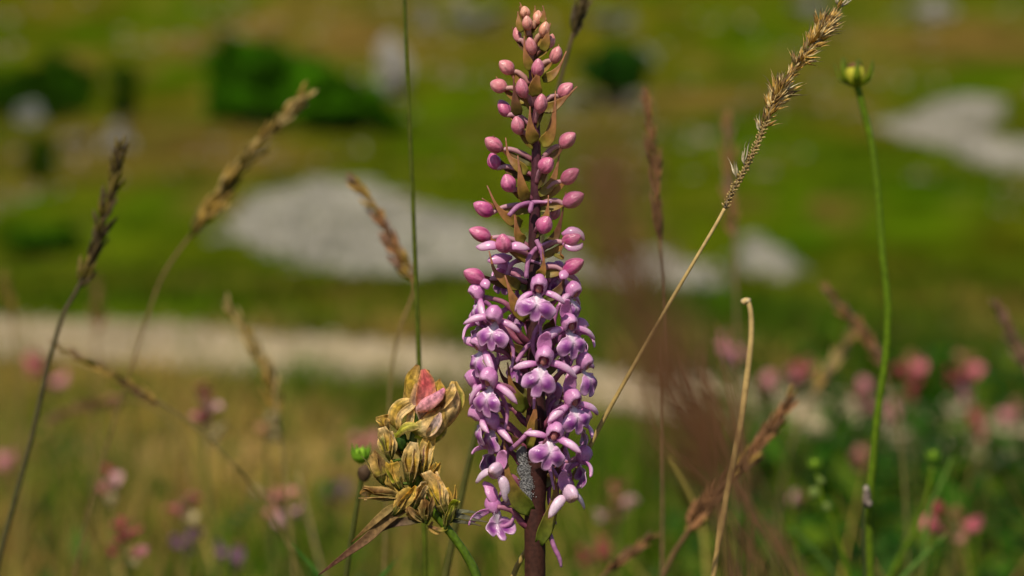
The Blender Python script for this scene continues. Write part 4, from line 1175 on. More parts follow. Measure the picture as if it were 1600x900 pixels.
# ------------------------------------------------------------------ green buds on long stems
def bud_plant(label, cx, cy, depth, R, stem, cols, n=9, open_=1.0, disc=True, stem_r=(5, 6), scol=((0.065, 0.10, 0.004), (0.075, 0.13, 0.003), (0.085, 0.14, 0.004)), name='bud_stem', cat='flower bud', tip=(0.05, 0.10, 0.012)):
    s = depth / FPX
    pp = [P(*q, depth) for q in stem]
    rt = root(pp[-1] + (pp[-1] - pp[-2]) * 0.6)
    t = thing(name, label, cat, rt, 'green flower buds on long stems')
    MB().add(tube([rt, pp[-1].lerp(rt, 0.5)] + pp[::-1], [stem_r[1] * s] * 3 + [stem_r[0] * s] * 2, scol, 10)).build('stem', M_CULM, t)
    c = P(cx, cy, depth)
    MB().add(blob(c, (R * 0.68 * s, R * 0.66 * s, R * 0.72 * s), cols[0], 14, 9, 0.12)).build('bud', M_LEAF, t)
    for i in range(n):
        a = 6.283 * i / n + 0.2
        o = Vector((math.cos(a), math.sin(a), 0))
        b = c + Vector((0, 0, -R * 0.7 * s))
        q = [b + o * R * 0.15 * s, c + o * R * 0.85 * s * open_ + Vector((0, 0, -R * 0.25 * s)), c + o * R * 1.05 * s * open_ + Vector((0, 0, R * 0.35 * s)), c + o * R * random.uniform(0.85, 1.35) * s * open_ + Vector((0, 0, R * random.uniform(0.7, 1.3) * s))]
        MB().add(blade(q, [R * 0.14 * s, R * 0.30 * s, R * 0.20 * s, R * 0.03 * s], R * 0.06 * s, [cols[1], cols[1], tip], tuple(o), -0.3, 8, 4)).build('sepal', M_LEAF, t)
    return t, s, c
t, s, c = bud_plant('yellow green bud with spread sepals on the tall curving right stem', 1336, 118, 0.55, 24, [(1338, 130), (1346, 160), (1362, 225), (1372, 310), (1379, 400), (1387, 480), (1384, 555), (1372, 640), (1364, 720), (1358, 790), (1360, 930)],
    [(0.58, 0.54, 0.05), (0.22, 0.30, 0.015)], 7, 1.15, stem_r=(5.4, 6.4), tip=(0.06, 0.10, 0.015))
MB().add(blob(c + Vector((0, 0, 14 * s)), (11 * s, 11 * s, 6 * s), (0.22, 0.10, 0.05), 12, 7, 0.3)).build('disc', M_LEAF, t)
kn = P(1354, 778, 0.545)
KN = thing('seed_husk', 'tiny grey husk clinging to the tall curving right stem', 'husk', kn)
MB().add(blob(kn, (6 * s, 5 * s, 15 * s), (0.11, 0.085, 0.07), 12, 9, 0.5, None, 5)).add(blob(kn + Vector((-1 * s, 0, 14 * s)), (5 * s, 4 * s, 6 * s), (0.26, 0.22, 0.18), 10, 7, 0.3, None, 8)).add(blob(kn + Vector((4 * s, -2 * s, -8 * s)), (5 * s, 4 * s, 6 * s), (0.16, 0.13, 0.11), 10, 7, 0.3, None, 9)).build('husk', M_STONE, KN)
t, s = stem_thing('short dark stem close beside the lower end of the tall curving right stem', [(1352, 788), (1349, 830), (1352, 880), (1354, 940)], 0.56, [3, 3.6, 4], [(0.035, 0.045, 0.015), (0.04, 0.05, 0.015)])
t, s, c = bud_plant('small round green bud with brown collar left of the withered flower', 564, 712, 0.505, 17, [(567, 735), (562, 765), (556, 800), (546, 860), (538, 940)], [(0.24, 0.42, 0.03), (0.17, 0.34, 0.02)], 10, 0.78, stem_r=(3.8, 4.6), scol=((0.05, 0.055, 0.008), (0.05, 0.055, 0.01), (0.06, 0.07, 0.01)), tip=(0.14, 0.28, 0.02))
MB().add(blob(P(569, 739, 0.502), (10 * s, 9 * s, 13 * s), (0.10, 0.06, 0.035), 14, 9, 0.35, None, 3)).build('collar', M_LEAF, t)
t, s, c = bud_plant('blurred bright green bud low between the slanting brown head and tall stem', 1273, 727, 0.66, 13, [(1276, 740), (1284, 775), (1300, 815), (1318, 870), (1330, 930)], [(0.24, 0.38, 0.02), (0.14, 0.27, 0.02)], 8, 0.8, stem_r=(3, 4), tip=(0.10, 0.2, 0.02))
for q in [(1282, 752, 7), (1272, 770, 9), (1292, 792, 8)]:
    MB().add(blob(P(q[0], q[1], 0.66), (q[2] * s, q[2] * s * 0.8, q[2] * s), (0.16, 0.22, 0.05), 10, 7, 0.4, None, q[0])).build('side_bud', M_LEAF, t)
t, s, c = bud_plant('blurred green bud right of the tall curving stem above the bright pink pair', 1458, 714, 0.68, 14, [(1456, 730), (1450, 770), (1440, 800), (1418, 850), (1392, 900), (1380, 940)], [(0.24, 0.38, 0.02), (0.12, 0.25, 0.02)], 8, 0.8, stem_r=(3.4, 4.4), tip=(0.08, 0.18, 0.02))
t, s = stem_thing('green shoot slanting up right below the bright pink flower pair', [(1478, 835), (1455, 858), (1430, 882), (1404, 912), (1390, 940)], 0.64, [1.5, 4, 4.5, 4], [(0.08, 0.16, 0.02), (0.04, 0.10, 0.015)], 'leafy_shoot', 'shoot', 'green shoots low in the meadow')
t, s = stem_thing('green shoot slanting up left at the lower right', [(1236, 825), (1260, 848), (1288, 878), (1310, 912), (1320, 940)], 0.72, [1.5, 3.5, 4, 4], [(0.06, 0.12, 0.02), (0.05, 0.11, 0.015)], 'leafy_shoot', 'shoot', 'green shoots low in the meadow')
t, s = stem_thing('pale tipped green shoot leaning right of the blurred green bud', [(1487, 715), (1478, 740), (1466, 765), (1452, 800), (1440, 940)], 0.70, [1.5, 3, 3.4, 3], [(0.12, 0.20, 0.03), (0.05, 0.12, 0.015)], 'leafy_shoot', 'shoot', 'green shoots low in the meadow')
for lab, pts, dd in [('bright green grass blade tip at the bottom left of the withered flower', [(455, 848), (470, 866), (490, 888), (510, 915), (520, 940)], 0.56), ('small green blade tip at the bottom beneath the withered flower', [(622, 872), (608, 888), (594, 905), (585, 940)], 0.56)]:
    q = [P(*p, dd) for p in pts]; s = dd / FPX
    rt = root(q[-1])
    t = thing('green_sprout', lab, 'grass blade', rt, 'green blades at the bottom edge')
    MB().add(blade([rt, q[-1].lerp(rt, 0.5)] + q[::-1], [3 * s, 5 * s, 5 * s, 4 * s, 3 * s, 0.5 * s], 1.0 * s, [(0.04, 0.10, 0.012), (0.05, 0.13, 0.015)], (0, -1, 0.2), 0.4, 8, 4)).build('blade', M_LEAF, t)

# ------------------------------------------------------------------ sainfoin flowers, out of focus in the meadow
def floret_mesh(seed, col, dark):
    random.seed(seed)
    m = MB(); col = np.array(col); dark = np.array(dark)
    m.add(blade([(0, 0, 0), (0, -0.25, 0.3), (0, -0.3, 0.75), (0, -0.05, 1.0)], [0.12, 0.32, 0.42, 0.30, 0.08], 0.05, [dark, col, col * 1.05, col], (0, -1, 0.2), 0.3, 9, 3))
    for s in (-1, 1):
        m.add(blade([(s * 0.05, -0.05, 0), (s * 0.16, -0.45, 0.25), (s * 0.12, -0.75, 0.45)], [0.08, 0.2, 0.16, 0.05], 0.05, [dark, col * 1.05, col * 1.1], (s, -0.3, 0.3), 0.3, 8, 3))
    m.add(blade([(0, 0, -0.05), (0, -0.45, 0.12), (0, -0.85, 0.38)], [0.1, 0.2, 0.2, 0.06], 0.12, [dark, col * 1.1, col], (0, 0, -1), -0.3, 8, 3))
    return m.mesh('floret', M_DRY)
def calyx_mesh(seed, col):
    random.seed(seed)
    m = MB()
    m.add(blob((0, 0, 0.2), (0.24, 0.24, 0.38), col, 10, 7, 0.2, None, seed))
    for k in range(5):
        a = k * 1.257
        m.add(blade([(0.18 * math.cos(a), 0.18 * math.sin(a), 0.3), (0.26 * math.cos(a), 0.26 * math.sin(a), 0.6), (0.22 * math.cos(a), 0.22 * math.sin(a), 0.95)], [0.07, 0.05, 0.01], 0.02, col, (math.cos(a), math.sin(a), 0), 0.2, 6, 2))
    return m.mesh('calyx', M_DRY)
FLT = {}
PINKS = {'pink': ((0.64, 0.27, 0.31), (0.34, 0.12, 0.12)), 'pale': ((0.74, 0.45, 0.46), (0.45, 0.26, 0.2)), 'red': ((0.46, 0.085, 0.11), (0.26, 0.06, 0.06)), 'salmon': ((0.62, 0.29, 0.24), (0.36, 0.17, 0.11)), 'mauve': ((0.36, 0.18, 0.30), (0.22, 0.10, 0.15)), 'hot': ((0.66, 0.20, 0.24), (0.36, 0.09, 0.10)), 'tan': ((0.46, 0.25, 0.12), (0.28, 0.16, 0.07)), 'cream': ((0.55, 0.46, 0.26), (0.34, 0.28, 0.12))}
def flt(k, i):
    if (k, i) not in FLT:
        st = random.getstate(); FLT[(k, i)] = floret_mesh(i + 3, *PINKS[k]); random.setstate(st)
    return FLT[(k, i)]
CLX = [calyx_mesh(1, (0.30, 0.16, 0.07)), calyx_mesh(2, (0.24, 0.19, 0.05)), calyx_mesh(3, (0.34, 0.24, 0.13))]
def sainfoin(label, cx, cy, depth, florets, calyces=6, hgt=40, lab_group='blurred pink meadow flowers'):
    """florets: (dx, dy, tone, size) in photo units round (cx, cy)"""
    s = depth / FPX
    c = P(cx, cy, depth)
    rt = root(c + Vector((random.uniform(-0.015, 0.015), random.uniform(-0.01, 0.02), 0)))
    t = thing('meadow_flower', label, 'flower', rt, lab_group)
    top = c + Vector((0, 0, hgt * 0.5 * s)); bot = c + Vector((0, 0, -hgt * 0.8 * s))
    MB().add(tube([rt, rt.lerp(bot, 0.55) + Vector((0.003, 0, 0)), bot, top], [0.0011, 0.001, 0.0009, 0.0004], [(0.05, 0.08, 0.015), (0.08, 0.10, 0.02), (0.16, 0.13, 0.04)], 7)).build('stem', M_CULM, t)
    for i, (dx, dy, tone, size) in enumerate(florets):
        p = P(cx + dx, cy - dy, depth + random.uniform(-0.003, 0.004))
        out = Vector((dx, random.uniform(-14, 6), 12)).normalized()
        foot = Vector((c.x, c.y, p.z - 4 * s))
        R = out.to_track_quat('Z', 'Y').to_matrix().to_4x4() @ Matrix.Rotation(random.random() * 6.28, 4, 'Z')
        put('floret', flt(tone, i % 3), t, Matrix.Translation(p - out * size * s * 0.4) @ R @ Matrix.Scale(size * s * 0.84, 4))
        MB().add(tube([foot, foot.lerp(p - out * size * s * 0.4, 0.6) + Vector((0, 0, 2 * s)), p - out * size * s * 0.4], [1.6 * s, 1.4 * s, 1.2 * s], (0.14, 0.13, 0.04), 5, 3)).build('pedicel', M_CULM, t)
    for i in range(calyces):
        a = i * 2.4
        z = hgt * (0.5 - 1.2 * (i + 0.5) / max(calyces, 1))
        p = c + Vector((math.cos(a) * 7 * s, math.sin(a) * 7 * s, z * s))
        out = Vector((math.cos(a), math.sin(a), 0.8)).normalized()
        put('calyx', CLX[i % 3], t, Matrix.Translation(p) @ out.to_track_quat('Z', 'Y').to_matrix().to_4x4() @ Matrix.Scale(17 * s, 4))
    for i in range(3):
        f = random.uniform(0.25, 0.8)
        p = rt.lerp(bot, f); a = random.random() * 6.28
        o = Vector((math.cos(a), math.sin(a), 0.5))
        m = MB()
        tip = p + o * 0.03
        m.add(tube([p, p + o * 0.018, tip], [0.0006, 0.0005, 0.0002], (0.06, 0.1, 0.02), 5, 3))
        sdv = o.cross(Vector((0, 0, 1))).normalized()
        for k in range(5):
            for sg in (-1, 1):
                b = p.lerp(tip, 0.3 + 0.17 * k)
                m.add(blade([b, b + sdv * sg * 0.005 + o * 0.002, b + sdv * sg * 0.010 + o * 0.004], [0.0006, 0.0019, 0.0015, 0.0003], 0.0003, (0.05, 0.10, 0.015), (0, 0, 1), 0.2, 6, 2))
        m.build('leaf', M_LEAF, t)
random.seed(9)
sainfoin('two soft pink blossoms before the path at far left', 72, 575, 1.6, [(-14, 14, 'hot', 40), (16, -12, 'pink', 38), (-10, 26, 'red', 26)], 3)
sainfoin('pink flower with orange tip below the straw grass head', 318, 640, 0.95, [(-3, 26, 'tan', 36), (4, 14, 'salmon', 28), (-11, -20, 'pink', 34), (20, -4, 'pale', 36), (24, -22, 'cream', 24), (2, -8, 'red', 20), (14, -38, 'cream', 24)], 6, 60)
sainfoin('pink flower at the left edge beside the dark curving stem', 14, 726, 1.7, [(-8, 0, 'pink', 40), (10, 4, 'pink', 36)], 3)
sainfoin('small pale pink blossom left of the reddish flower', 172, 758, 0.95, [(13, 10, 'pale', 36), (-14, -2, 'salmon', 24), (-8, 22, 'red', 22), (2, -20, 'cream', 24)], 5, 40)
sainfoin('dark red flower head at the bottom left', 196, 845, 0.80, [(-16, 18, 'red', 24), (8, 10, 'red', 28), (18, 22, 'red', 20), (-4, 4, 'red', 26), (-18, -10, 'red', 22), (26, -14, 'pink', 26), (8, -14, 'tan', 26), (12, -26, 'cream', 22), (-10, 30, 'red', 18)], 8, 60)
sainfoin('pink flower with cream centre and mauve underside at lower left', 290, 806, 0.95, [(-22, 2, 'hot', 34), (12, 20, 'hot', 34), (-4, 10, 'cream', 26), (12, -6, 'cream', 26), (14, -34, 'mauve', 34), (-12, -42, 'mauve', 30), (4, -52, 'mauve', 26)], 6, 70)
sainfoin('mauve flower at the bottom between two pink ones', 360, 868, 1.0, [(-8, 12, 'mauve', 36), (6, 2, 'mauve', 34), (10, -22, 'mauve', 32), (-6, -14, 'mauve', 26)], 4)
sainfoin('salmon pink flower cluster below the straw grass stem', 440, 790, 0.95, [(-22, 8, 'salmon', 32), (-6, -2, 'salmon', 34), (16, 14, 'salmon', 32), (4, -22, 'pale', 32), (20, 0, 'pale', 26), (-10, 20, 'tan', 24)], 6, 50)
sainfoin('cream withered flower along the straw grass stem', 418, 668, 0.95, [(0, 14, 'cream', 28), (-8, -4, 'tan', 26), (8, -10, 'cream', 24), (-16, -100, 'cream', 24)], 4, 40)
sainfoin('faint mauve flower left of the withered flower stem', 525, 760, 1.7, [(-6, 4, 'mauve', 36), (8, -4, 'mauve', 34)], 3)
sainfoin('dull salmon flower behind the small round green bud', 572, 690, 1.4, [(-8, 4, 'salmon', 38), (10, 2, 'salmon', 34)], 3)
sainfoin('single pink blossom standing tall left of the bare straw stem', 1143, 545, 1.5, [(-2, 10, 'pink', 40), (6, -8, 'pink', 36), (-8, -16, 'mauve', 32)], 4, 60)
sainfoin('dark pink blossom right of the bare straw stem', 1257, 580, 1.6, [(6, 4, 'red', 36), (-14, -2, 'pink', 30), (14, -2, 'hot', 26)], 4)
sainfoin('pink blossom just left of the tall curving stem', 1345, 616, 1.5, [(0, 12, 'pink', 34), (4, -8, 'pink', 38), (-8, -2, 'hot', 26)], 4, 50)
sainfoin('large crimson blossom just right of the tall curving stem', 1424, 584, 1.35, [(-12, 2, 'red', 38), (10, 8, 'hot', 38), (0, -12, 'red', 34), (2, 24, 'tan', 26), (-2, -28, 'red', 24)], 5, 60)
sainfoin('twin pink blossoms towards the right edge', 1512, 584, 1.5, [(14, 2, 'hot', 40), (-18, 4, 'red', 34), (-14, 22, 'tan', 28), (-4, -24, 'mauve', 30), (6, -36, 'pink', 26)], 5, 60)
sainfoin('small dark red blossom before the path near the right edge', 1523, 656, 1.4, [(0, 4, 'red', 38), (4, -14, 'red', 30)], 3)
sainfoin('bright pink pair of blossoms at the lower right', 1484, 818, 0.92, [(-34, -2, 'hot', 38), (-14, -6, 'hot', 38), (34, 4, 'hot', 40), (-22, 24, 'red', 28), (8, 14, 'tan', 30), (4, -16, 'mauve', 26), (16, -22, 'salmon', 26)], 8, 40)
sainfoin('brownish pink flower just right of the lowest orchid flowers', 964, 786, 1.05, [(-24, -10, 'pale', 28), (22, -2, 'pale', 30), (-2, 14, 'tan', 28), (2, 30, 'red', 20), (8, -18, 'tan', 26)], 8, 60)
sainfoin('dull red blossom at the bottom right of the orchid', 928, 856, 1.15, [(-10, -4, 'red', 34), (10, -2, 'red', 34), (0, 18, 'red', 28), (-2, -14, 'salmon', 28)], 4)
sainfoin('small pale pink blossom low left of the tall curving stem', 1244, 790, 1.1, [(0, 2, 'salmon', 28), (2, 14, 'pale', 22)], 3)
sainfoin('dull pink blossom half hidden behind the tall curving stem', 1346, 714, 1.4, [(-2, 4, 'salmon', 40), (8, -6, 'salmon', 34)], 3)
sainfoin('faded rose blossom above the path beside the slanting tan head', 1205, 600, 1.6, [(0, 4, 'pink', 36), (-10, -8, 'salmon', 30)], 3)
sainfoin('rose blossom between the crimson and the twin pink ones', 1390, 640, 1.5, [(0, 0, 'pink', 34), (10, -10, 'pale', 28)], 3)
sainfoin('faded rose blossom at the right edge above the leafy ground', 1580, 640, 1.5, [(0, 0, 'salmon', 34), (-10, -12, 'pink', 30)], 3)

# ------------------------------------------------------------------ the withered flower head beside the orchid
random.seed(41)
DW = 0.447
kw = DW / FPX
def WP(px, py, dz=0.0): return P(px, py, DW + dz * kw)
rt = root(WP(748, 905), (0.012, 0.0))
WF = thing('withered_flower', 'withered tan and gold flower head with one pink petal left of the orchid', 'flower', rt)
MB().add(tube([rt, rt.lerp(WP(748, 910), 0.5), WP(746, 908), WP(730, 870), WP(708, 838), WP(690, 815), WP(672, 792), WP(655, 760), WP(645, 720), WP(645, 690), WP(650, 665), WP(660, 640)],
    [10 * kw, 8 * kw, 6.5 * kw, 6.5 * kw, 7.5 * kw, 7 * kw, 6 * kw, 5 * kw], [(0.05, 0.085, 0.005), (0.06, 0.105, 0.005), (0.07, 0.12, 0.005), (0.07, 0.10, 0.006), (0.06, 0.07, 0.012)], 12, 5, 0.03)).build('stem', M_STEM, WF)
TAN, GOLD, YG, BRN, CRM = (0.54, 0.35, 0.09), (0.58, 0.38, 0.045), (0.42, 0.45, 0.03), (0.24, 0.12, 0.035), (0.80, 0.60, 0.30)  # dried tones; gold doubles as painted highlight, brown as painted shadow
def wpetal(parent, pts, w, cols, cup=0.5, hint=(0, -1, 0.2), twist=0.0, name='petal', th=0.7, wav=0.26, label=None, prof=(0.45, 1, 1.05, 0.85, 0.25)):
    q = [WP(*p) for p in pts]
    o = MB().add(blade(q, [w * k * kw for k in prof], th * kw, cols, hint, cup, 22, 7, wav, twist + random.uniform(-0.5, 0.5), np.array(cols[-1]) * 0.5 + np.array((0.42, 0.30, 0.10)), 0.08, 0.25)).build(name, M_DRY, parent)  # edges coloured lighter to imitate light coming through thin tissue
    if label: o['label'] = label
    return o
def floret(px, py, ax, ay, L, w, cols, dz=0, foot=None, teeth=3, fold=True):
    """a withered floret: calyx at its foot, folded standard and wings, bristle teeth"""
    F = part('floret', WF)
    n = math.hypot(ax, ay); ax, ay = ax / n, ay / n
    bx, by = px - ax * L * 0.5, py + ay * L * 0.5
    nx, ny = ay, ax
    tx, ty = px + ax * L * 0.5, py - ay * L * 0.5
    b = random.uniform(-0.12, 0.12) * L
    cj = [np.array(c) * random.uniform(0.85, 1.15) for c in cols]
    wpetal(F, [(bx, by, dz), (px - ax * L * 0.15 + nx * b, py + ay * L * 0.15 - ny * b, dz - 5), (px + ax * L * 0.2 + nx * b, py - ay * L * 0.2 - ny * b, dz - 6), (tx + nx * b * 2, ty - ny * b * 2, dz - 1 - random.uniform(0, 10))], w * 0.5, cj, random.choice((-0.6, -0.3, 0.35)), (nx * 0.5 * random.choice((-1, 1)), -1, ny * 0.35), random.uniform(-0.5, 0.5), prof=random.choice([(0.4, 0.75, 0.95, 1.1, 0.75), (0.4, 0.8, 1.05, 0.95, 0.5), (0.4, 0.9, 1.0, 0.7, 0.12), (0.35, 0.7, 0.9, 1.2, 1.0)]))
    if fold:
        wpetal(F, [(bx + nx * 2, by - ny * 2, dz - 3), (px + nx * w * 0.22, py - ny * w * 0.22, dz - 9), (tx + ax * L * random.uniform(-0.2, 0.15) + nx * w * 0.3, ty - ay * L * random.uniform(-0.2, 0.15) - ny * w * 0.3, dz - 9)], w * 0.3, [cj[0], np.array(cj[-1]) * 0.8 + np.array(CRM) * 0.25, cj[-1]], 0.6, (nx, -0.8, ny))
        wpetal(F, [(bx - nx * 2, by + ny * 2, dz - 2), (px - nx * w * 0.3, py + ny * w * 0.3, dz - 6), (tx - ax * L * 0.2 - nx * w * 0.2, ty + ay * L * 0.2 + ny * w * 0.2, dz - 4)], w * 0.22, [cj[0] * 0.8, np.array(cj[0]) * 0.7, cj[-1] * 0.8], 0.6, (-nx, -0.8, -ny))
    q0, q1 = WP(bx - ax * 5, by + ay * 5, dz), WP(bx + ax * L * 0.25, by - ay * L * 0.25, dz - 1)
    MB().add(tube([q0, q0.lerp(q1, 0.5), q1], [2.5 * kw, w * 0.26 * kw, w * 0.34 * kw], [(0.06, 0.10, 0.014), (0.12, 0.13, 0.02), (0.22, 0.16, 0.04)], 10)).build('calyx', M_DRY, F)
    for k in range(teeth):
        sg = random.choice((-1, 1)) * random.uniform(0.25, 0.6)
        a0 = WP(bx + nx * w * sg * 0.6, by - ny * w * sg * 0.6, dz - 3)
        a1 = WP(px + nx * w * sg * 1.05, py - ny * w * sg * 1.05, dz - 8)
        a2 = WP(px + ax * L * 0.15 + nx * w * sg * 1.5, py - ay * L * 0.15 - ny * w * sg * 1.5, dz - 8)
        MB().add(tube([a0, a1, a2], [0.9 * kw, 0.7 * kw, 0.3 * kw], (0.12, 0.10, 0.03), 5)).build('tooth', M_CULM, F)
    if foot:
        f0 = WP(*foot)
        MB().add(tube([f0, f0.lerp(q0, 0.5), q0], [2.6 * kw, 2.4 * kw, 2.6 * kw], (0.07, 0.11, 0.015), 7)).build('pedicel', M_CULM, F)
    return F
for a in [
    (600, 661, -0.2, 1, 24, 19, [BRN, GOLD, TAN], 2, (640, 690, 0)), (606, 692, -0.15, 1, 48, 26, [YG, GOLD, CRM], -8, (645, 715, 0)), (590, 728, -0.35, 1, 54, 28, [YG, TAN, BRN], 0, (640, 755, 0)),
    (614, 742, -0.5, 1, 46, 22, [YG, TAN, GOLD], -6, (645, 765, 0)), (640, 722, 0.0, 1, 62, 26, [TAN, GOLD, CRM], -14, (648, 755, 0)), (662, 712, 0.05, 1, 62, 22, [YG, CRM, GOLD], -6, (652, 750, 0)),
    (632, 782, 0.75, 1, 48, 28, [TAN, BRN, GOLD], -10, (650, 780, 0)), (655, 772, 0.35, 1, 40, 22, [GOLD, TAN, CRM], -12, (660, 782, 0)), (684, 772, -0.35, 1, 66, 30, [YG, GOLD, CRM], -10, (690, 812, 0)),
    (706, 786, 0.0, 1, 48, 17, [YG, TAN, GOLD], 0, (696, 815, 0)), (672, 745, 0.5, 1, 40, 20, [YG, TAN, GOLD], -4, (660, 770, 0)), (626, 700, -0.4, 1, 44, 20, [BRN, TAN, YG], 8, (645, 720, 0)),
    (655, 735, 0.4, 1, 50, 20, [YG, GOLD, BRN], 8, (650, 760, 0)), (700, 802, 0.2, 1, 40, 16, [(0.10, 0.16, 0.02), YG, YG], -8, (692, 822, 0)), (668, 795, 0.1, 1, 36, 20, [(0.08, 0.13, 0.015), BRN, BRN], -14, (676, 800, 0)),
    (645, 800, -0.6, 0.5, 40, 18, [(0.08, 0.12, 0.02), BRN, BRN], -8, (670, 800, 0)), (622, 762, -0.7, 0.7, 44, 20, [YG, TAN, GOLD], 4, (650, 775, 0))]:
    floret(*a)
# torn pale floret at the left
F = floret(598, 775, -1, 0.05, 60, 15, [(0.14, 0.12, 0.03), BRN, BRN], -6, (648, 785, 0), 2)
wpetal(F, [(580, 773, -8), (572, 769, -12), (564, 772, -9)], 11, [GOLD, CRM, CRM], 0.7, (-0.6, -0.8, 0.2), 0.5)
# crown of the head
F = part('floret', WF); F['label'] = 'uppermost floret still pink and red inside tan petals'
wpetal(F, [(650, 662, 4), (640, 625, -2), (640, 595, -4), (652, 570, 4)], 17, [CRM, TAN, GOLD, BRN], -0.55, (-0.5, -1, 0.1), 0.3)
wpetal(F, [(656, 668, -2), (655, 635, -12), (660, 605, -12), (668, 578, -2)], 15, [CRM, (0.60, 0.36, 0.30), (0.46, 0.22, 0.13), BRN], -0.5, (0.3, -1, 0.1))
rp = wpetal(F, [(660, 648, -10), (664, 620, -18), (666, 600, -17), (661, 577, -10)], 15, [(0.78, 0.50, 0.44), (0.70, 0.24, 0.22), (0.60, 0.10, 0.11), (0.56, 0.14, 0.12)], 0.5, (0.35, -1, 0.1), 0, 'petal', 1.3, 0.16, 'crimson streaked petal')
kp = wpetal(F, [(652, 640, -22), (664, 630, -30), (680, 620, -30), (694, 608, -20)], 12, [(0.80, 0.50, 0.48), (0.80, 0.38, 0.44), (0.78, 0.36, 0.46), (0.68, 0.26, 0.44)], -0.7, (0.2, -0.8, 0.6), 0, 'keel', 2.4, 0.02, 'smooth pink keel petal')
wpetal(F, [(700, 625, -6), (690, 612, -12), (684, 600, -8), (688, 592, 0)], 8, [TAN, GOLD, BRN], 0.5, (0.4, -1, 0.3), 0.8)
F = part('floret', WF)
wpetal(F, [(672, 672, -4), (692, 660, -14), (706, 630, -16), (709, 596, -6)], 17, [YG, TAN, CRM, TAN], -0.6, (0.5, -1, -0.1), 0.2)
wpetal(F, [(684, 668, -2), (708, 650, -6), (718, 622, -6), (712, 596, -2)], 8, [YG, YG, (0.42, 0.40, 0.08), TAN], 0.5, (0.9, -0.6, -0.2), 0.2)
wpetal(F, [(680, 640, -12), (692, 628, -22), (704, 614, -20), (708, 600, -12)], 9, [BRN, BRN, TAN, CRM], 0.7, (0.2, -1, 0.2), 0.4)
F = part('floret', WF)
wpetal(F, [(644, 672, -8), (664, 672, -20), (684, 652, -22), (692, 628, -12)], 19, [YG, CRM, TAN, TAN], -0.6, (0.3, -1, -0.25), 0.1)
wpetal(F, [(648, 680, -6), (676, 686, -12), (690, 670, -14), (690, 640, -8)], 8, [YG, YG, (0.35, 0.30, 0.05), TAN], 0.6, (0.5, -0.8, -0.6), 0.1)
wpetal(F, [(668, 680, -22), (680, 664, -30), (688, 645, -26)], 8, [CRM, (0.66, 0.50, 0.46), (0.60, 0.42, 0.38)], 0.5, (0.2, -1, 0.0), 0.2)
F = part('floret', WF)
wpetal(F, [(626, 674, 0), (616, 655, -8), (624, 634, -10), (650, 622, -6)], 11, [YG, TAN, GOLD, CRM], -0.6, (-0.4, -1, 0.3), 0.3)
wpetal(F, [(622, 672, -6), (626, 650, -16), (640, 638, -16), (652, 628, -10)], 6, [GOLD, CRM, CRM, CRM], 0.6, (-0.2, -1, 0.4), 0.3)
wpetal(F, [(640, 670, -6), (642, 652, -14), (646, 638, -12)], 6, [TAN, CRM, TAN], 0.5, (0, -1, 0.3), 0.2)
F = part('floret', WF)
wpetal(F, [(616, 684, -8), (632, 668, -20), (648, 664, -20), (662, 668, -14)], 8, [YG, (0.44, 0.40, 0.05), (0.48, 0.42, 0.09), CRM], -0.6, (0, -0.9, 0.5), 0.1)
MB().add(blob(WP(628, 690, -6), (9 * kw, 8 * kw, 14 * kw), (0.045, 0.10, 0.012), 12, 8, 0.25)).build('calyx', M_DRY, F)
MB().add(blob(WP(648, 655, -6), (8 * kw, 8 * kw, 12 * kw), (0.07, 0.12, 0.015), 12, 8, 0.25)).build('calyx', M_DRY, F)
F = part('floret', WF); F['label'] = 'small floret with a pale lilac tip'
wpetal(F, [(660, 735, -4), (664, 715, -10), (666, 700, -10), (675, 690, -6)], 6, [TAN, (0.55, 0.40, 0.45), (0.62, 0.42, 0.55), (0.60, 0.36, 0.52)], 0.5, (0.6, -1, 0), 0.2)
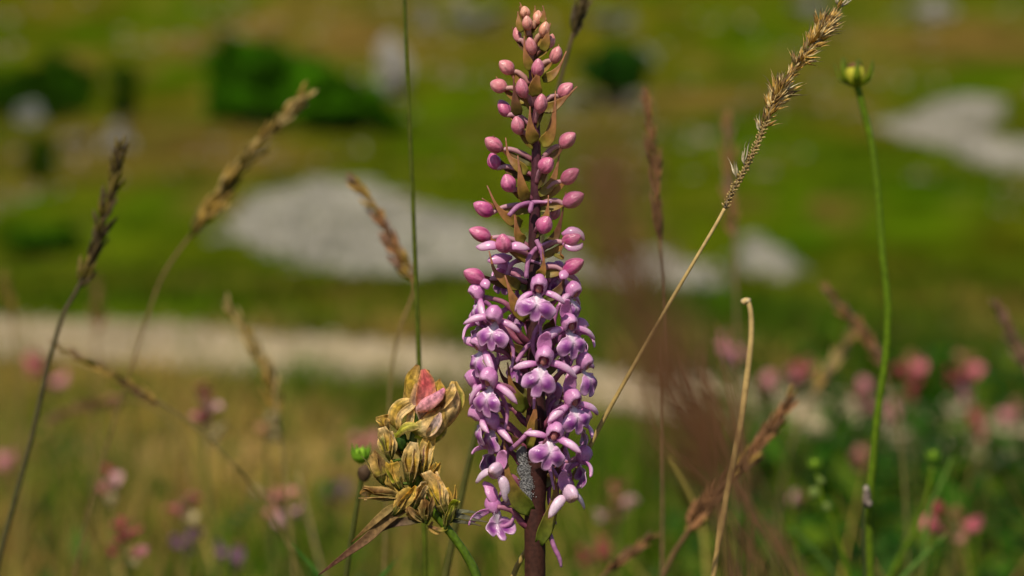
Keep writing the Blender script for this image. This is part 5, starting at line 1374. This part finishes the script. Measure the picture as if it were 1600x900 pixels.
# curling bristles at the right of the head
for pts in [[(668, 735, -8), (676, 722, -12), (678, 714, -12)], [(668, 742, -8), (678, 734, -14), (680, 724, -14), (674, 716, -12)], [(664, 728, -8), (672, 714, -12), (676, 712, -12)], [(640, 662, -8), (636, 648, -14), (634, 640, -12)], [(608, 684, -4), (596, 676, -6), (590, 668, -6)]]:
    MB().add(tube([WP(*p) for p in pts], [1.0 * kw, 0.7 * kw, 0.4 * kw], (0.14, 0.11, 0.035), 5)).build('bristle', M_CULM, WF)
# papery bracts at the foot: two long ones sweeping down left, a spray to the right
for pts, w, cols in [
    ([(640, 792, -4), (610, 808, -10), (575, 840, -10), (535, 870, -8), (497, 899, -4)], 9, [BRN, (0.26, 0.16, 0.06), (0.22, 0.11, 0.06), (0.20, 0.08, 0.06)]),
    ([(622, 786, -8), (600, 802, -14), (575, 824, -12), (548, 848, -8)], 6, [(0.30, 0.22, 0.06), (0.34, 0.22, 0.08), BRN]),
    ([(668, 812, -2), (640, 814, -8), (608, 820, -6), (570, 842, -6), (540, 866, -4)], 7, [(0.09, 0.10, 0.02), (0.15, 0.09, 0.05), (0.14, 0.08, 0.05), (0.22, 0.14, 0.06)]),
    ([(690, 806, 4), (715, 806, 2), (740, 812, 2), (762, 816, 4)], 5, [(0.10, 0.12, 0.04), (0.15, 0.15, 0.09), (0.12, 0.11, 0.07), (0.18, 0.15, 0.09)]),
    ([(690, 800, 6), (712, 799, 6), (735, 800, 6), (752, 802, 6)], 4, [(0.12, 0.14, 0.05), (0.20, 0.20, 0.12), (0.12, 0.12, 0.07)]),
    ([(692, 812, 2), (716, 815, 0), (738, 818, 0), (752, 822, 0)], 3.5, [(0.09, 0.10, 0.03), (0.12, 0.11, 0.07), (0.14, 0.10, 0.06)]),
    ([(676, 815, -8), (672, 826, -8), (684, 834, -8), (688, 832, -8)], 3, [BRN, TAN, BRN]), ([(700, 826, -6), (690, 828, -10), (676, 824, -10), (668, 822, -8)], 3.5, [YG, (0.30, 0.16, 0.06), (0.22, 0.12, 0.06)])]:
    MB().add(blade([WP(*p) for p in pts], [w * 0.5 * kw, w * kw, w * 0.85 * kw, w * 0.5 * kw, 0.8 * kw], 1.2 * kw, cols, (0.1, -1, 0.5), 0.5, 10, 5, 0.1, 0.5)).build('bract', M_DRY, WF)

for o in bpy.data.objects:
    if '_base' in o: del o['_base']
